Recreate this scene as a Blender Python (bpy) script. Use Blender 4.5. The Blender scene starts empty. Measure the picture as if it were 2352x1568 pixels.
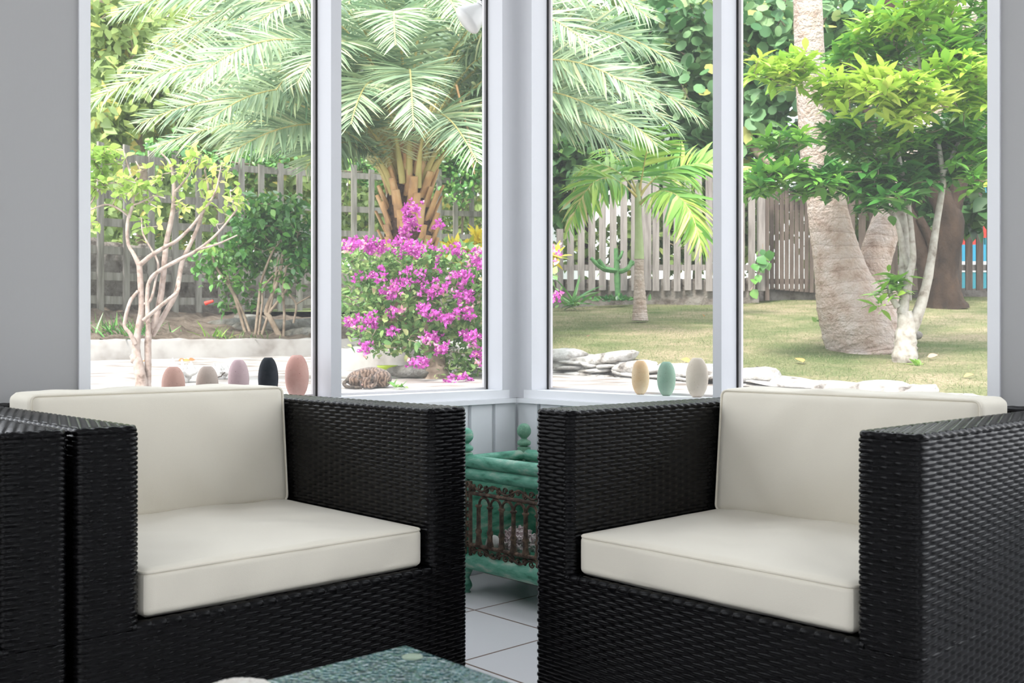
import bpy, math, random
import numpy as np
from mathutils import Vector, Matrix
random.seed(7); RNG = np.random.default_rng(7)
F, CX, CY, H = 2370.0, 1176.0, 784.0, 0.762        # focal length in px, image centre, eye height

# ---------------------------------------------------------------- camera, sky, sun, exposure
scene = bpy.context.scene
COL = scene.collection
cam_d = bpy.data.cameras.new('camera'); cam = bpy.data.objects.new('camera', cam_d); COL.objects.link(cam)
cam.location = (0, 0, H)
cam.rotation_euler = (math.radians(90), math.radians(0.0), 0)
cam_d.sensor_width = 36; cam_d.lens = 36 * F / 2352
cam_d.clip_start = 0.05; cam_d.clip_end = 300
cam_d.dof.use_dof = True; cam_d.dof.focus_distance = 3.0; cam_d.dof.aperture_fstop = 11.0
scene.camera = cam
scene.view_settings.view_transform = 'Standard'; scene.view_settings.look = 'None'
scene.view_settings.gamma = 1; scene.view_settings.use_curve_mapping = False
scene.view_settings.exposure = 1.76
world = bpy.data.worlds.new('sky'); scene.world = world; world.use_nodes = True
wn = world.node_tree; wn.nodes.clear()
wo = wn.nodes.new('ShaderNodeOutputWorld'); bg = wn.nodes.new('ShaderNodeBackground')
tc = wn.nodes.new('ShaderNodeTexCoord'); sx = wn.nodes.new('ShaderNodeSeparateXYZ'); rp = wn.nodes.new('ShaderNodeValToRGB')
wn.links.new(tc.outputs['Generated'], sx.inputs[0]); wn.links.new(sx.outputs['Z'], rp.inputs[0])
rp.color_ramp.elements[0].position = 0.0; rp.color_ramp.elements[0].color = (0.97, 0.98, 1.0, 1)
rp.color_ramp.elements[1].position = 0.8; rp.color_ramp.elements[1].color = (0.86, 0.92, 1.0, 1)
wn.links.new(rp.outputs[0], bg.inputs[0]); bg.inputs[1].default_value = 0.95
wn.links.new(bg.outputs[0], wo.inputs[0])
sun_d = bpy.data.lights.new('sun', 'SUN'); sun = bpy.data.objects.new('sun', sun_d); COL.objects.link(sun)
sun_d.energy = 1.9; sun_d.angle = math.radians(12); sun_d.color = (1.0, 0.96, 0.88)
sun.rotation_euler = (math.radians(34), math.radians(-22), math.radians(0))
try:
    scene.cycles.use_denoising = True
    scene.cycles.max_bounces = 7; scene.cycles.diffuse_bounces = 4; scene.cycles.glossy_bounces = 3
    scene.cycles.transmission_bounces = 4; scene.cycles.transparent_max_bounces = 8
    scene.cycles.caustics_reflective = False; scene.cycles.caustics_refractive = False
    scene.cycles.sample_clamp_indirect = 4.0
except Exception: pass

# ---------------------------------------------------------------- helpers
def W(px, py, d):
    return np.array([(px - CX) / F * d, d, H - (py - CY) / F * d])
def R(w, d): return w / 2 / F * d
OFF = {}
def nz(v):
    v = np.asarray(v, float); return v / np.maximum(np.linalg.norm(v, axis=-1, keepdims=True), 1e-9)
def tag(o, label=None, cat=None, group=None, kind=None):
    if label: o['label'] = label
    if cat: o['category'] = cat
    if group: o['group'] = group
    if kind: o['kind'] = kind
    return o
def thing(name, label, cat, loc=(0, 0, 0), rotz=0.0, group=None, local=False):
    o = bpy.data.objects.new(name, None); COL.objects.link(o); o.empty_display_size = 0.1
    o.location = loc; o.rotation_euler = (0, 0, rotz)
    OFF[o.name] = np.zeros(3) if local else np.array(loc, float)
    return tag(o, label, cat, group)
class MB:
    def __init__(s): s.v = []; s.q = []; s.t = []; s.n = 0; s.r = []; s.qm = []; s.tm = []; s.a = False
    def add(s, v, f, m=0, rnd=None):
        v = np.asarray(v, float).reshape(-1, 3); f = np.asarray(f, int)
        if f.size:
            f = f.reshape(-1, f.shape[-1]) + s.n
            (s.q if f.shape[1] == 4 else s.t).append(f)
            (s.qm if f.shape[1] == 4 else s.tm).append(np.full(len(f), m, int))
        s.v.append(v); s.n += len(v)
        if rnd is not None: s.a = True
        s.r.append(np.zeros(len(v)) if rnd is None else np.broadcast_to(np.asarray(rnd, float), (len(v),)))
        return s
    def box(s, lo, hi, M=None, m=0):
        x0, y0, z0 = lo; x1, y1, z1 = hi
        v = np.array([[x0,y0,z0],[x1,y0,z0],[x1,y1,z0],[x0,y1,z0],[x0,y0,z1],[x1,y0,z1],[x1,y1,z1],[x0,y1,z1]], float)
        if M is not None: v = M(v)
        return s.add(v, [[0,3,2,1],[4,5,6,7],[0,1,5,4],[1,2,6,5],[2,3,7,6],[3,0,4,7]], m)
    def tube(s, pts, rad, n=8, m=0, cap=True, rnd=None, jag=0.0, rf=None):
        P = np.asarray(pts, float); k = len(P); rad = np.broadcast_to(np.asarray(rad, float), (k,))
        T = np.gradient(P, axis=0); T = nz(T)
        a = np.array([0.31, 0.17, 0.93]) if abs(T[0, 2]) < 0.8 else np.array([0.93, 0.31, 0.17])
        N = np.zeros_like(P); N[0] = nz(a - T[0] * (a @ T[0]))
        for i in range(1, k):
            b = N[i-1] - T[i] * (N[i-1] @ T[i]); N[i] = nz(b)
        B = np.cross(T, N)
        th = np.linspace(0, 2*np.pi, n, endpoint=False)
        rr = rad[:, None] * np.ones((1, n))
        if rf is not None: rr = rr * rf(np.arange(k)[:, None] / max(k-1, 1), th[None, :])
        if jag: rr = rr * (1 + jag * RNG.normal(size=rr.shape))
        v = P[:, None] + rr[..., None] * (np.cos(th)[None, :, None] * N[:, None] + np.sin(th)[None, :, None] * B[:, None])
        i = np.arange(k-1)[:, None] * n; j = np.arange(n)[None, :]; j2 = (j + 1) % n
        f = np.stack([i + j, i + j2, i + n + j2, i + n + j], -1).reshape(-1, 4)
        vv = v.reshape(-1, 3); s.add(vv, f, m, rnd)
        if cap:
            for e, o in ((0, 0), (k-1, (k-1)*n)):
                c = np.vstack([P[e][None], v[e]])
                idx = np.arange(n)
                tri = np.stack([np.zeros(n, int), 1 + idx, 1 + (idx + 1) % n], -1)
                if e == 0: tri = tri[:, ::-1]
                s.add(c, tri, m, rnd)
        return s
    def lathe(s, c, prof, n=24, m=0):
        prof = np.asarray(prof, float); k = len(prof); th = np.linspace(0, 2*np.pi, n, endpoint=False)
        v = np.stack([c[0] + prof[:, :1] * np.cos(th), c[1] + prof[:, :1] * np.sin(th), c[2] + prof[:, 1:2] * np.ones((1, n))], -1)
        i = np.arange(k-1)[:, None] * n; j = np.arange(n)[None]; j2 = (j + 1) % n
        return s.add(v.reshape(-1, 3), np.stack([i + j, i + j2, i + n + j2, i + n + j], -1).reshape(-1, 4), m)
    def grid(s, P, m=0, rnd=None, close=False):
        P = np.asarray(P, float); a, b = P.shape[:2]
        i = np.arange(a-1)[:, None] * b
        j = np.arange(b if close else b-1)[None]; j2 = (j + 1) % b
        return s.add(P.reshape(-1, 3), np.stack([i + j, i + j2, i + b + j2, i + b + j], -1).reshape(-1, 4), m, rnd)
    def ell(s, c, r, n=16, k=10, m=0, rot=None, noise=0.0, rnd=None):
        ph = np.linspace(0, np.pi, k); th = np.linspace(0, 2*np.pi, n, endpoint=False)
        v = np.stack([np.sin(ph)[:, None]*np.cos(th), np.sin(ph)[:, None]*np.sin(th), np.cos(ph)[:, None]*np.ones(n)], -1)
        if noise:
            q = RNG.uniform(0, 6, 3); amp = 1 + noise * (np.sin(3*v[..., 0]+q[0]) * np.sin(4*v[..., 1]+q[1]) + 0.6*np.sin(7*v[..., 2]+q[2])*np.sin(6*v[..., 0]+q[1]))
            v = v * amp[..., None]
        v = v * np.asarray(r)
        if rot is not None: v = v @ np.asarray(rot).T
        v = v + np.asarray(c)
        return s.grid(v[::-1], m, rnd, close=True)
    def build(s, name, mat, parent=None, smooth=True, loc=None, local=False):
        V = np.vstack(s.v); Q = np.vstack(s.q) if s.q else np.zeros((0, 4), int); T = np.vstack(s.t) if s.t else np.zeros((0, 3), int)
        off = np.zeros(3)
        if parent is not None: off = OFF.get(parent.name, off)
        elif loc is not None: off = np.array(loc, float)
        me = bpy.data.meshes.new(name)
        me.vertices.add(len(V)); me.vertices.foreach_set('co', (V - off).astype(np.float32).ravel())
        me.loops.add(Q.size + T.size); me.loops.foreach_set('vertex_index', np.concatenate([Q.ravel(), T.ravel()]).astype(np.int32))
        me.polygons.add(len(Q) + len(T))
        st = np.concatenate([np.arange(len(Q)) * 4, Q.size + np.arange(len(T)) * 3]).astype(np.int32)
        me.polygons.foreach_set('loop_start', st)
        mats = mat if isinstance(mat, (list, tuple)) else [mat]
        for x in mats: me.materials.append(x)
        mi = np.concatenate((s.qm if s.qm else []) + (s.tm if s.tm else [])).astype(np.int32)
        me.update(calc_edges=True)
        me.polygons.foreach_set('material_index', mi)
        me.polygons.foreach_set('use_smooth', np.full(len(mi), smooth, bool))
        if s.a:
            at = me.attributes.new('rnd', 'FLOAT', 'POINT'); at.data.foreach_set('value', np.concatenate(s.r).astype(np.float32))
        me.validate(); me.update()
        o = bpy.data.objects.new(name, me); COL.objects.link(o)
        if parent is not None: o.parent = parent; OFF[o.name] = off
        elif loc is not None: o.location = loc; OFF[o.name] = off
        else: OFF[o.name] = off
        return o
def bez(P0, P1, P2, P3, n):
    t = np.linspace(0, 1, n)[:, None]; P0, P1, P2, P3 = map(np.asarray, (P0, P1, P2, P3))
    return (1-t)**3*P0 + 3*(1-t)**2*t*P1 + 3*(1-t)*t*t*P2 + t**3*P3
def spline(P, n):
    P = np.asarray(P, float); k = len(P)
    if k == 2: return P[0] + (P[1]-P[0]) * np.linspace(0, 1, n)[:, None]
    E = np.vstack([2*P[0]-P[1], P, 2*P[-1]-P[-2]]); out = []
    for u in np.linspace(0, k-1-1e-6, n):
        i = int(u); t = u - i; a, b, c, d = E[i:i+4]
        out.append(0.5*((2*b) + (-a+c)*t + (2*a-5*b+4*c-d)*t*t + (-a+3*b-3*c+d)*t**3))
    return np.array(out)

# ---------------------------------------------------------------- materials
def mat(name, base=(0.8, 0.8, 0.8), rough=0.5, spec=0.5, metal=0.0, **kw):
    m = bpy.data.materials.new(name); m.use_nodes = True
    b = m.node_tree.nodes['Principled BSDF']
    b.inputs['Base Color'].default_value = (*base, 1); b.inputs['Roughness'].default_value = rough
    b.inputs['Specular IOR Level'].default_value = spec; b.inputs['Metallic'].default_value = metal
    for k, v in kw.items(): b.inputs[k].default_value = v
    return m
def N(m, t, **kw):
    n = m.node_tree.nodes.new(t)
    for k, v in kw.items():
        if hasattr(n, k): setattr(n, k, v)
        else: n.inputs[k].default_value = v
    return n
def L(m, a, b): m.node_tree.links.new(a, b)
def B(m): return m.node_tree.nodes['Principled BSDF']
def ramp(m, src, stops):
    r = N(m, 'ShaderNodeValToRGB'); e = r.color_ramp.elements
    while len(e) < len(stops): e.new(0.5)
    for x, (p, c) in zip(e, stops): x.position = p; x.color = (*c, 1)
    L(m, src, r.inputs[0]); return r.outputs[0]
def coords(m, scale=(1, 1, 1), kind='Object'):
    t = N(m, 'ShaderNodeTexCoord'); mp = N(m, 'ShaderNodeMapping'); mp.inputs['Scale'].default_value = scale
    L(m, t.outputs[kind], mp.inputs[0]); return mp.outputs[0]
def noise(m, scale, detail=4, vec=None, rough=0.55):
    n = N(m, 'ShaderNodeTexNoise'); n.inputs['Scale'].default_value = scale; n.inputs['Detail'].default_value = detail; n.inputs['Roughness'].default_value = rough
    if vec is not None: L(m, vec, n.inputs['Vector'])
    return n.outputs['Fac']
def bump(m, src, strength=0.3, dist=0.01):
    b = N(m, 'ShaderNodeBump'); b.inputs['Strength'].default_value = strength; b.inputs['Distance'].default_value = dist
    L(m, src, b.inputs['Height']); L(m, b.outputs[0], B(m).inputs['Normal']); return m
def noisy(name, stops, scale, rough=0.7, bs=0.3, bd=0.01, vs=(1, 1, 1), bscale=None, detail=5, spec=0.3):
    m = mat(name, rough=rough, spec=spec); v = coords(m, vs)
    f = noise(m, scale, detail, v); L(m, ramp(m, f, stops), B(m).inputs['Base Color'])
    if bs: bump(m, noise(m, bscale or scale*3, 5, v), bs, bd)
    return m
def leafmat(name, stops, rough=0.45, trans=0.3, spec=0.4):
    m = mat(name, rough=rough, spec=spec)
    a = N(m, 'ShaderNodeAttribute', attribute_name='rnd'); c = ramp(m, a.outputs['Fac'], stops)
    L(m, c, B(m).inputs['Base Color'])
    t = N(m, 'ShaderNodeBsdfTranslucent'); L(m, c, t.inputs[0]); mx = N(m, 'ShaderNodeMixShader'); mx.inputs[0].default_value = trans
    out = m.node_tree.nodes['Material Output']
    L(m, B(m).outputs[0], mx.inputs[1]); L(m, t.outputs[0], mx.inputs[2]); L(m, mx.outputs[0], out.inputs[0])
    return m
M = {}
def paint(name, base, v=0.03):
    m = noisy(name, [(0.3, tuple(c*(1-v) for c in base)), (0.7, base)], 3.0, rough=0.42, bs=0.12, bd=0.002, vs=(1, 1, 0.12), bscale=60, spec=0.4); return m
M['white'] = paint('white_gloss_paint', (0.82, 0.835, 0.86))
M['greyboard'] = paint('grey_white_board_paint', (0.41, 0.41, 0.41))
M['white_dimmed'] = paint('white_paint_dimmed', (0.60, 0.61, 0.64))  # same white, darkened for posts that the window light overexposes
M['gap'] = mat('dark_gap', (0.02, 0.02, 0.02), 0.8)
M['alu'] = mat('screen_frame_aluminium', (0.62, 0.6, 0.6), 0.4)
m = bpy.data.materials.new('insect_screen'); m.use_nodes = True; nt = m.node_tree; nt.nodes.clear()
_o = nt.nodes.new('ShaderNodeOutputMaterial'); _t = nt.nodes.new('ShaderNodeBsdfTransparent'); _d = nt.nodes.new('ShaderNodeBsdfDiffuse'); _l = nt.nodes.new('ShaderNodeBsdfTranslucent')
_a = nt.nodes.new('ShaderNodeMixShader'); _b = nt.nodes.new('ShaderNodeMixShader')
_d.inputs[0].default_value = (0.8, 0.82, 0.82, 1); _l.inputs[0].default_value = (0.85, 0.87, 0.87, 1); _a.inputs[0].default_value = 0.5; _b.inputs[0].default_value = 0.055
nt.links.new(_d.outputs[0], _a.inputs[1]); nt.links.new(_l.outputs[0], _a.inputs[2])
nt.links.new(_t.outputs[0], _b.inputs[1]); nt.links.new(_a.outputs[0], _b.inputs[2]); nt.links.new(_b.outputs[0], _o.inputs[0])
M['screen'] = m
m = mat('glazed_floor_tile', rough=0.28, spec=0.4)
br = N(m, 'ShaderNodeTexBrick', offset=0.0, squash=1.0)
br.inputs['Scale'].default_value = 1.0; br.inputs['Brick Width'].default_value = 0.334; br.inputs['Row Height'].default_value = 0.334
br.inputs['Mortar Size'].default_value = 0.0035; br.inputs['Mortar Smooth'].default_value = 0.15; br.inputs['Bias'].default_value = 0.0
br.inputs['Color1'].default_value = (0.84, 0.83, 0.84, 1); br.inputs['Color2'].default_value = (0.87, 0.86, 0.87, 1); br.inputs['Mortar'].default_value = (0.25, 0.17, 0.14, 1)
v = coords(m); L(m, v, br.inputs['Vector']); L(m, br.outputs['Color'], B(m).inputs['Base Color'])
mxx = N(m, 'ShaderNodeMath', operation='MULTIPLY_ADD'); L(m, br.outputs['Fac'], mxx.inputs[0]); mxx.inputs[1].default_value = -1.0; L(m, noise(m, 6, 3, v), mxx.inputs[2])
bump(m, mxx.outputs[0], 0.4, 0.003); M['tile'] = m
m = mat('black_synthetic_wicker', (0.016, 0.0165, 0.019), 0.25, 0.14)
L(m, ramp(m, noise(m, 30, 3, coords(m, (1, 1, 4))), [(0.35, (0.0022, 0.0022, 0.0026)), (0.7, (0.006, 0.006, 0.0066))]), B(m).inputs['Base Color']); M['wicker'] = m
M['deck'] = mat('dark_seat_webbing', (0.01, 0.01, 0.011), 0.8)
m = mat('cream_canvas', (0.77, 0.725, 0.62), 0.85, 0.15, **{'Sheen Weight': 0.15})
v = coords(m); wv = N(m, 'ShaderNodeTexNoise'); wv.inputs['Scale'].default_value = 900; L(m, v, wv.inputs['Vector'])
mm = N(m, 'ShaderNodeMath', operation='MULTIPLY_ADD'); L(m, noise(m, 7, 4, v), mm.inputs[0]); mm.inputs[1].default_value = 6.0; L(m, wv.outputs['Fac'], mm.inputs[2])
bump(m, mm.outputs[0], 0.16, 0.0022); M['canvas'] = m
M['piping'] = mat('cream_piping', (0.78, 0.73, 0.62), 0.8, 0.15)
# wood, iron, stone, soil
M['greenwood'] = noisy('worn_green_paint', [(0.3, (0.035, 0.15, 0.095)), (0.42, (0.09, 0.31, 0.21)), (0.55, (0.16, 0.40, 0.29)), (0.68, (0.38, 0.50, 0.40))], 16, rough=0.5, vs=(1, 1, 3.5), bs=0.25, bd=0.003)
M['finial'] = noisy('faded_green_paint', [(0.3, (0.10, 0.24, 0.16)), (0.6, (0.19, 0.36, 0.25)), (0.85, (0.32, 0.38, 0.28))], 40, rough=0.6)
M['iron'] = noisy('rusty_cast_iron', [(0.3, (0.03, 0.022, 0.018)), (0.5, (0.085, 0.058, 0.042)), (0.7, (0.23, 0.155, 0.105))], 60, rough=0.75, bs=0.6, bd=0.002)
M['weathered'] = noisy('weathered_grey_wood', [(0.25, (0.12, 0.105, 0.095)), (0.5, (0.24, 0.215, 0.20)), (0.8, (0.33, 0.30, 0.28))], 5, rough=0.85, vs=(5, 5, 0.5), bs=0.3)
M['weathered2'] = noisy('mossy_weathered_wood', [(0.25, (0.12, 0.11, 0.09)), (0.5, (0.25, 0.235, 0.205)), (0.8, (0.38, 0.36, 0.33))], 4, rough=0.85, vs=(4, 4, 0.6), bs=0.3)
M['gatewood'] = noisy('brown_weathered_wood', [(0.25, (0.06, 0.045, 0.036)), (0.6, (0.125, 0.097, 0.082)), (0.85, (0.19, 0.145, 0.12))], 5, rough=0.85, vs=(5, 5, 0.5), bs=0.3)
M['limestone'] = noisy('white_limestone', [(0.30, (0.10, 0.085, 0.075)), (0.42, (0.34, 0.32, 0.295)), (0.55, (0.50, 0.49, 0.475)), (1, (0.56, 0.55, 0.54))], 9, rough=0.9, bs=0.9, bd=0.03, bscale=16)
M['patio'] = noisy('pale_sandy_concrete', [(0.32, (0.17, 0.14, 0.12)), (0.42, (0.27, 0.24, 0.22)), (0.52, (0.38, 0.365, 0.35)), (0.6, (0.44, 0.43, 0.42))], 2.6, rough=0.95, bs=0.5, bd=0.02, vs=(1, 2.2, 1), bscale=12)
M['curb'] = noisy('whitewashed_concrete', [(0.3, (0.22, 0.20, 0.185)), (0.5, (0.35, 0.335, 0.32)), (0.8, (0.43, 0.42, 0.41))], 3.5, rough=0.9, bs=0.4, bd=0.01)
M['masonry'] = noisy('old_garden_masonry', [(0.3, (0.07, 0.055, 0.045)), (0.45, (0.19, 0.165, 0.145)), (0.7, (0.28, 0.26, 0.235))], 6, rough=0.95, bs=0.9, bd=0.03)
M['soil'] = noisy('brown_soil', [(0.3, (0.06, 0.042, 0.03)), (0.55, (0.14, 0.11, 0.085)), (0.8, (0.22, 0.185, 0.15))], 6, rough=1, bs=0.9, bd=0.04)
M['rock'] = noisy('grey_lichen_rock', [(0.3, (0.08, 0.075, 0.06)), (0.5, (0.19, 0.185, 0.16)), (0.75, (0.29, 0.29, 0.27))], 7, rough=0.95, bs=0.9, bd=0.04)
m = mat('dry_lawn', rough=0.95, spec=0.1); v = coords(m)
c1 = ramp(m, noise(m, 1.1, 6, v, 0.65), [(0.36, (0.12, 0.155, 0.065)), (0.5, (0.215, 0.215, 0.12)), (0.62, (0.33, 0.28, 0.19))])
c2 = ramp(m, noise(m, 55, 6, v, 0.75), [(0.35, (0.45, 0.5, 0.4)), (0.62, (1.4, 1.35, 1.3))])
mx = N(m, 'ShaderNodeMixRGB', blend_type='MULTIPLY'); mx.inputs[0].default_value = 1; L(m, c1, mx.inputs[1]); L(m, c2, mx.inputs[2]); L(m, mx.outputs[0], B(m).inputs['Base Color'])
bump(m, noise(m, 60, 4, v), 0.8, 0.03); M['lawn'] = m
M['beyond'] = noisy('overgrown_ground', [(0.3, (0.07, 0.10, 0.04)), (0.7, (0.20, 0.24, 0.10))], 2, rough=1)
def bark(name, stops, ring=9.0, vs=(1, 1, 1), depth=0.02, bs=0.7):
    m = mat(name, rough=0.9, spec=0.15); v = coords(m, vs)
    w = N(m, 'ShaderNodeTexWave', wave_type='BANDS', bands_direction='Z', wave_profile='SAW'); w.inputs['Scale'].default_value = ring; w.inputs['Distortion'].default_value = 3.2; w.inputs['Detail'].default_value = 2; w.inputs['Detail Scale'].default_value = 0.8
    L(m, v, w.inputs['Vector'])
    n1 = noise(m, 8, 6, v); cc_ = ramp(m, n1, stops); mq = N(m, 'ShaderNodeMixRGB', blend_type='MULTIPLY'); mq.inputs[0].default_value = 1.0
    L(m, cc_, mq.inputs[1]); L(m, ramp(m, w.outputs['Fac'], [(0.0, (0.72, 0.68, 0.66)), (0.08, (0.97, 0.96, 0.95)), (0.8, (1.08, 1.07, 1.07))]), mq.inputs[2]); L(m, mq.outputs[0], B(m).inputs['Base Color'])
    a = N(m, 'ShaderNodeMath', operation='MULTIPLY_ADD'); L(m, w.outputs['Fac'], a.inputs[0]); a.inputs[1].default_value = 0.8; L(m, noise(m, 40, 4, v), a.inputs[2])
    return bump(m, a.outputs[0], bs, depth)
M['coco'] = bark('coconut_bark', [(0.25, (0.32, 0.225, 0.175)), (0.42, (0.48, 0.38, 0.325)), (0.7, (0.58, 0.51, 0.475))], ring=3.2, depth=0.03, bs=1.0)
M['palegreybark'] = noisy('pale_speckled_bark', [(0.3, (0.17, 0.14, 0.115)), (0.46, (0.36, 0.33, 0.29)), (0.7, (0.50, 0.48, 0.44))], 16, rough=0.9, bs=0.6, bd=0.006)
M['pinkbark'] = noisy('pale_pinkish_bark', [(0.32, (0.18, 0.13, 0.105)), (0.45, (0.34, 0.265, 0.225)), (0.7, (0.47, 0.40, 0.36))], 18, rough=0.9, bs=0.5, bd=0.005)
M['darkbark'] = noisy('dark_brown_bark', [(0.3, (0.018, 0.012, 0.009)), (0.6, (0.05, 0.032, 0.022)), (0.85, (0.13, 0.07, 0.035))], 6, rough=0.95, bs=0.9, bd=0.03, vs=(1, 1, 0.5))
M['twig'] = noisy('grey_brown_twig', [(0.3, (0.18, 0.13, 0.09)), (0.7, (0.38, 0.31, 0.24))], 12, rough=0.9)
M['fibre'] = noisy('brown_palm_fibre', [(0.3, (0.05, 0.028, 0.02)), (0.7, (0.18, 0.10, 0.07))], 30, rough=1, bs=1, bd=0.03)
M['boot'] = noisy('orange_cut_leaf_base', [(0.3, (0.24, 0.15, 0.10)), (0.5, (0.55, 0.32, 0.15)), (0.75, (0.68, 0.50, 0.30))], 7, rough=0.75, vs=(1, 1, 0.6))
M['rachis'] = noisy('yellow_green_palm_stalk', [(0.3, (0.34, 0.33, 0.12)), (0.7, (0.62, 0.50, 0.20))], 3, rough=0.5)
M['frond'] = leafmat('blue_green_palm_leaflet', [(0.0, (0.11, 0.21, 0.115)), (0.5, (0.27, 0.39, 0.23)), (0.85, (0.44, 0.56, 0.32)), (1.0, (0.58, 0.60, 0.36))], 0.42, 0.25, 0.5)
M['frond2'] = leafmat('fresh_green_palm_leaflet', [(0.0, (0.08, 0.26, 0.05)), (0.5, (0.24, 0.50, 0.08)), (0.85, (0.50, 0.66, 0.12)), (1.0, (0.70, 0.62, 0.30))], 0.4, 0.3, 0.45)
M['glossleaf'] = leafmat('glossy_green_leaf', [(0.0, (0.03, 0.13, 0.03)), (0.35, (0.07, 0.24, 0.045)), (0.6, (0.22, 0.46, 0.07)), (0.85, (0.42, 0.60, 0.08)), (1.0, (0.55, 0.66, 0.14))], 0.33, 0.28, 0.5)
M['limeleaf'] = leafmat('lime_yellow_leaf', [(0.0, (0.20, 0.40, 0.07)), (0.45, (0.40, 0.56, 0.12)), (0.8, (0.66, 0.68, 0.22)), (1.0, (0.74, 0.50, 0.30))], 0.45, 0.35)
M['hibleaf'] = leafmat('mid_green_shrub_leaf', [(0.0, (0.04, 0.16, 0.05)), (0.6, (0.13, 0.33, 0.07)), (1.0, (0.25, 0.45, 0.10))], 0.3, 0.25, 0.6)
M['bougleaf'] = leafmat('bougainvillea_leaf', [(0.0, (0.10, 0.24, 0.07)), (0.5, (0.32, 0.48, 0.17)), (0.85, (0.58, 0.64, 0.28)), (1.0, (0.66, 0.50, 0.34))], 0.4, 0.3)
M['bract'] = leafmat('magenta_bract', [(0.0, (0.42, 0.05, 0.35)), (0.5, (0.62, 0.13, 0.52)), (0.85, (0.74, 0.30, 0.63)), (1.0, (0.80, 0.50, 0.46))], 0.6, 0.35, 0.2)
M['floret'] = mat('white_floret', (0.85, 0.83, 0.70), 0.6)
M['croton'] = leafmat('yellow_croton_leaf', [(0.0, (0.35, 0.42, 0.05)), (0.5, (0.75, 0.62, 0.04)), (1.0, (0.85, 0.72, 0.10))], 0.4, 0.3)
M['seagrape'] = leafmat('round_sea_grape_leaf', [(0.0, (0.06, 0.17, 0.06)), (0.55, (0.17, 0.33, 0.14)), (0.85, (0.30, 0.46, 0.22)), (1.0, (0.50, 0.50, 0.16))], 0.4, 0.3, 0.4)
M['bgleaf'] = leafmat('background_leaf', [(0.0, (0.13, 0.20, 0.06)), (0.55, (0.34, 0.46, 0.16)), (0.9, (0.56, 0.66, 0.22)), (1.0, (0.76, 0.64, 0.20))], 0.5, 0.42)
M['darkleaf'] = leafmat('dark_background_leaf', [(0.0, (0.02, 0.07, 0.02)), (0.7, (0.07, 0.17, 0.05)), (1.0, (0.16, 0.28, 0.07))], 0.5, 0.25)
M['grass'] = leafmat('grass_blade', [(0.0, (0.09, 0.16, 0.05)), (0.6, (0.22, 0.27, 0.12)), (1.0, (0.40, 0.36, 0.22))], 0.7, 0.3, 0.2)
M['deadleaf'] = leafmat('fallen_leaf', [(0.0, (0.45, 0.20, 0.08)), (0.5, (0.75, 0.40, 0.12)), (1.0, (0.70, 0.42, 0.36))], 0.7, 0.2)
# ---------------------------------------------------------------- the room
U = nz(np.array([2524.0, 2370.0, 0])); V = np.array([-U[1], U[0], 0.0])   # U runs away to the right, V away to the left
C0 = np.array([(1187 - CX) / F * 3.5, 3.5, 0.0])
def ML(v): v = np.asarray(v, float); return C0 - v[:, :1]*U + v[:, 1:2]*V + v[:, 2:3]*np.array([0, 0, 1.0])     # left wall: t, outward, z
def MR(v): v = np.asarray(v, float); return C0 - v[:, :1]*V + v[:, 1:2]*U + v[:, 2:3]*np.array([0, 0, 1.0])     # right wall
def lp(M_, t, y, z): return M_(np.array([[t, y, z]]))[0]
ZT, ZC = 2.42, 2.62
def wall(side, M_, corner, mull, o1, o2, o3):
    b = MB()
    b.box((-0.09, 0.012, 0), (o3, 0.09, 0.556), M_)                       # lower panelling backing
    t = 0.0; k = 0
    while t < o3:
        b.box((t + 0.008, 0.0, 0.0), (min(t + 0.098, o3), 0.0125, 0.556), M_); t += 0.106
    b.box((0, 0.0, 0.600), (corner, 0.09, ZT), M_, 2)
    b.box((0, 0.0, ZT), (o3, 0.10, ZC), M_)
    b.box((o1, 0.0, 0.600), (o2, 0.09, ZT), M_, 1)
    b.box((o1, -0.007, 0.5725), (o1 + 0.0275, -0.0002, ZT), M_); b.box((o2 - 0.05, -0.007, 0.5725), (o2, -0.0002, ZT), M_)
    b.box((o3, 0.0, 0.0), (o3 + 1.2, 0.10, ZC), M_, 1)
    o = b.build('wall_' + side, [M['white'], M['greyboard'], M['white_dimmed']], smooth=False); tag(o, kind='structure')
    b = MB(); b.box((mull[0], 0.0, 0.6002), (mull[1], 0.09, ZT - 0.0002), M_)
    o = b.build('trim_' + ('1' if side == 'left' else '2'), M['white_dimmed'], smooth=False); tag(o, kind='structure')
    b = MB()
    b.box((0, -0.017, 0.5562), (o3, 0.098, 0.5715), M_); b.box((corner if side == 'left' else corner, 0.0, 0.5717), (o3, 0.092, 0.5998), M_)
    b.box((0, -0.0, 0.5717), (corner, 0.092, 0.5998), M_)
    o = b.build('trim_' + ('3' if side == 'left' else '4'), M['white'], smooth=False); tag(o, kind='structure')
OL = dict(corner=0.067, mull=(0.7065, 0.742), o1=1.436, o2=1.75, o3=3.3)
OR = dict(corner=0.072, mull=(0.8046, 0.834), o1=1.567, o2=1.85, o3=3.3)
wall('left', ML, **OL); wall('right', MR, **OR)
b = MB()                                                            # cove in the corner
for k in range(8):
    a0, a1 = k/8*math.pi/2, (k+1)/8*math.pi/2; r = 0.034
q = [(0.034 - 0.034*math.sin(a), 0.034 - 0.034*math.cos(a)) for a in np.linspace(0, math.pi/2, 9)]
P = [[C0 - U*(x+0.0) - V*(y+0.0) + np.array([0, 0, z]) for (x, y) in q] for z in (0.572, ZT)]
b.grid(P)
tag(b.build('trim_5', M['white_dimmed']), kind='structure')
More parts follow.
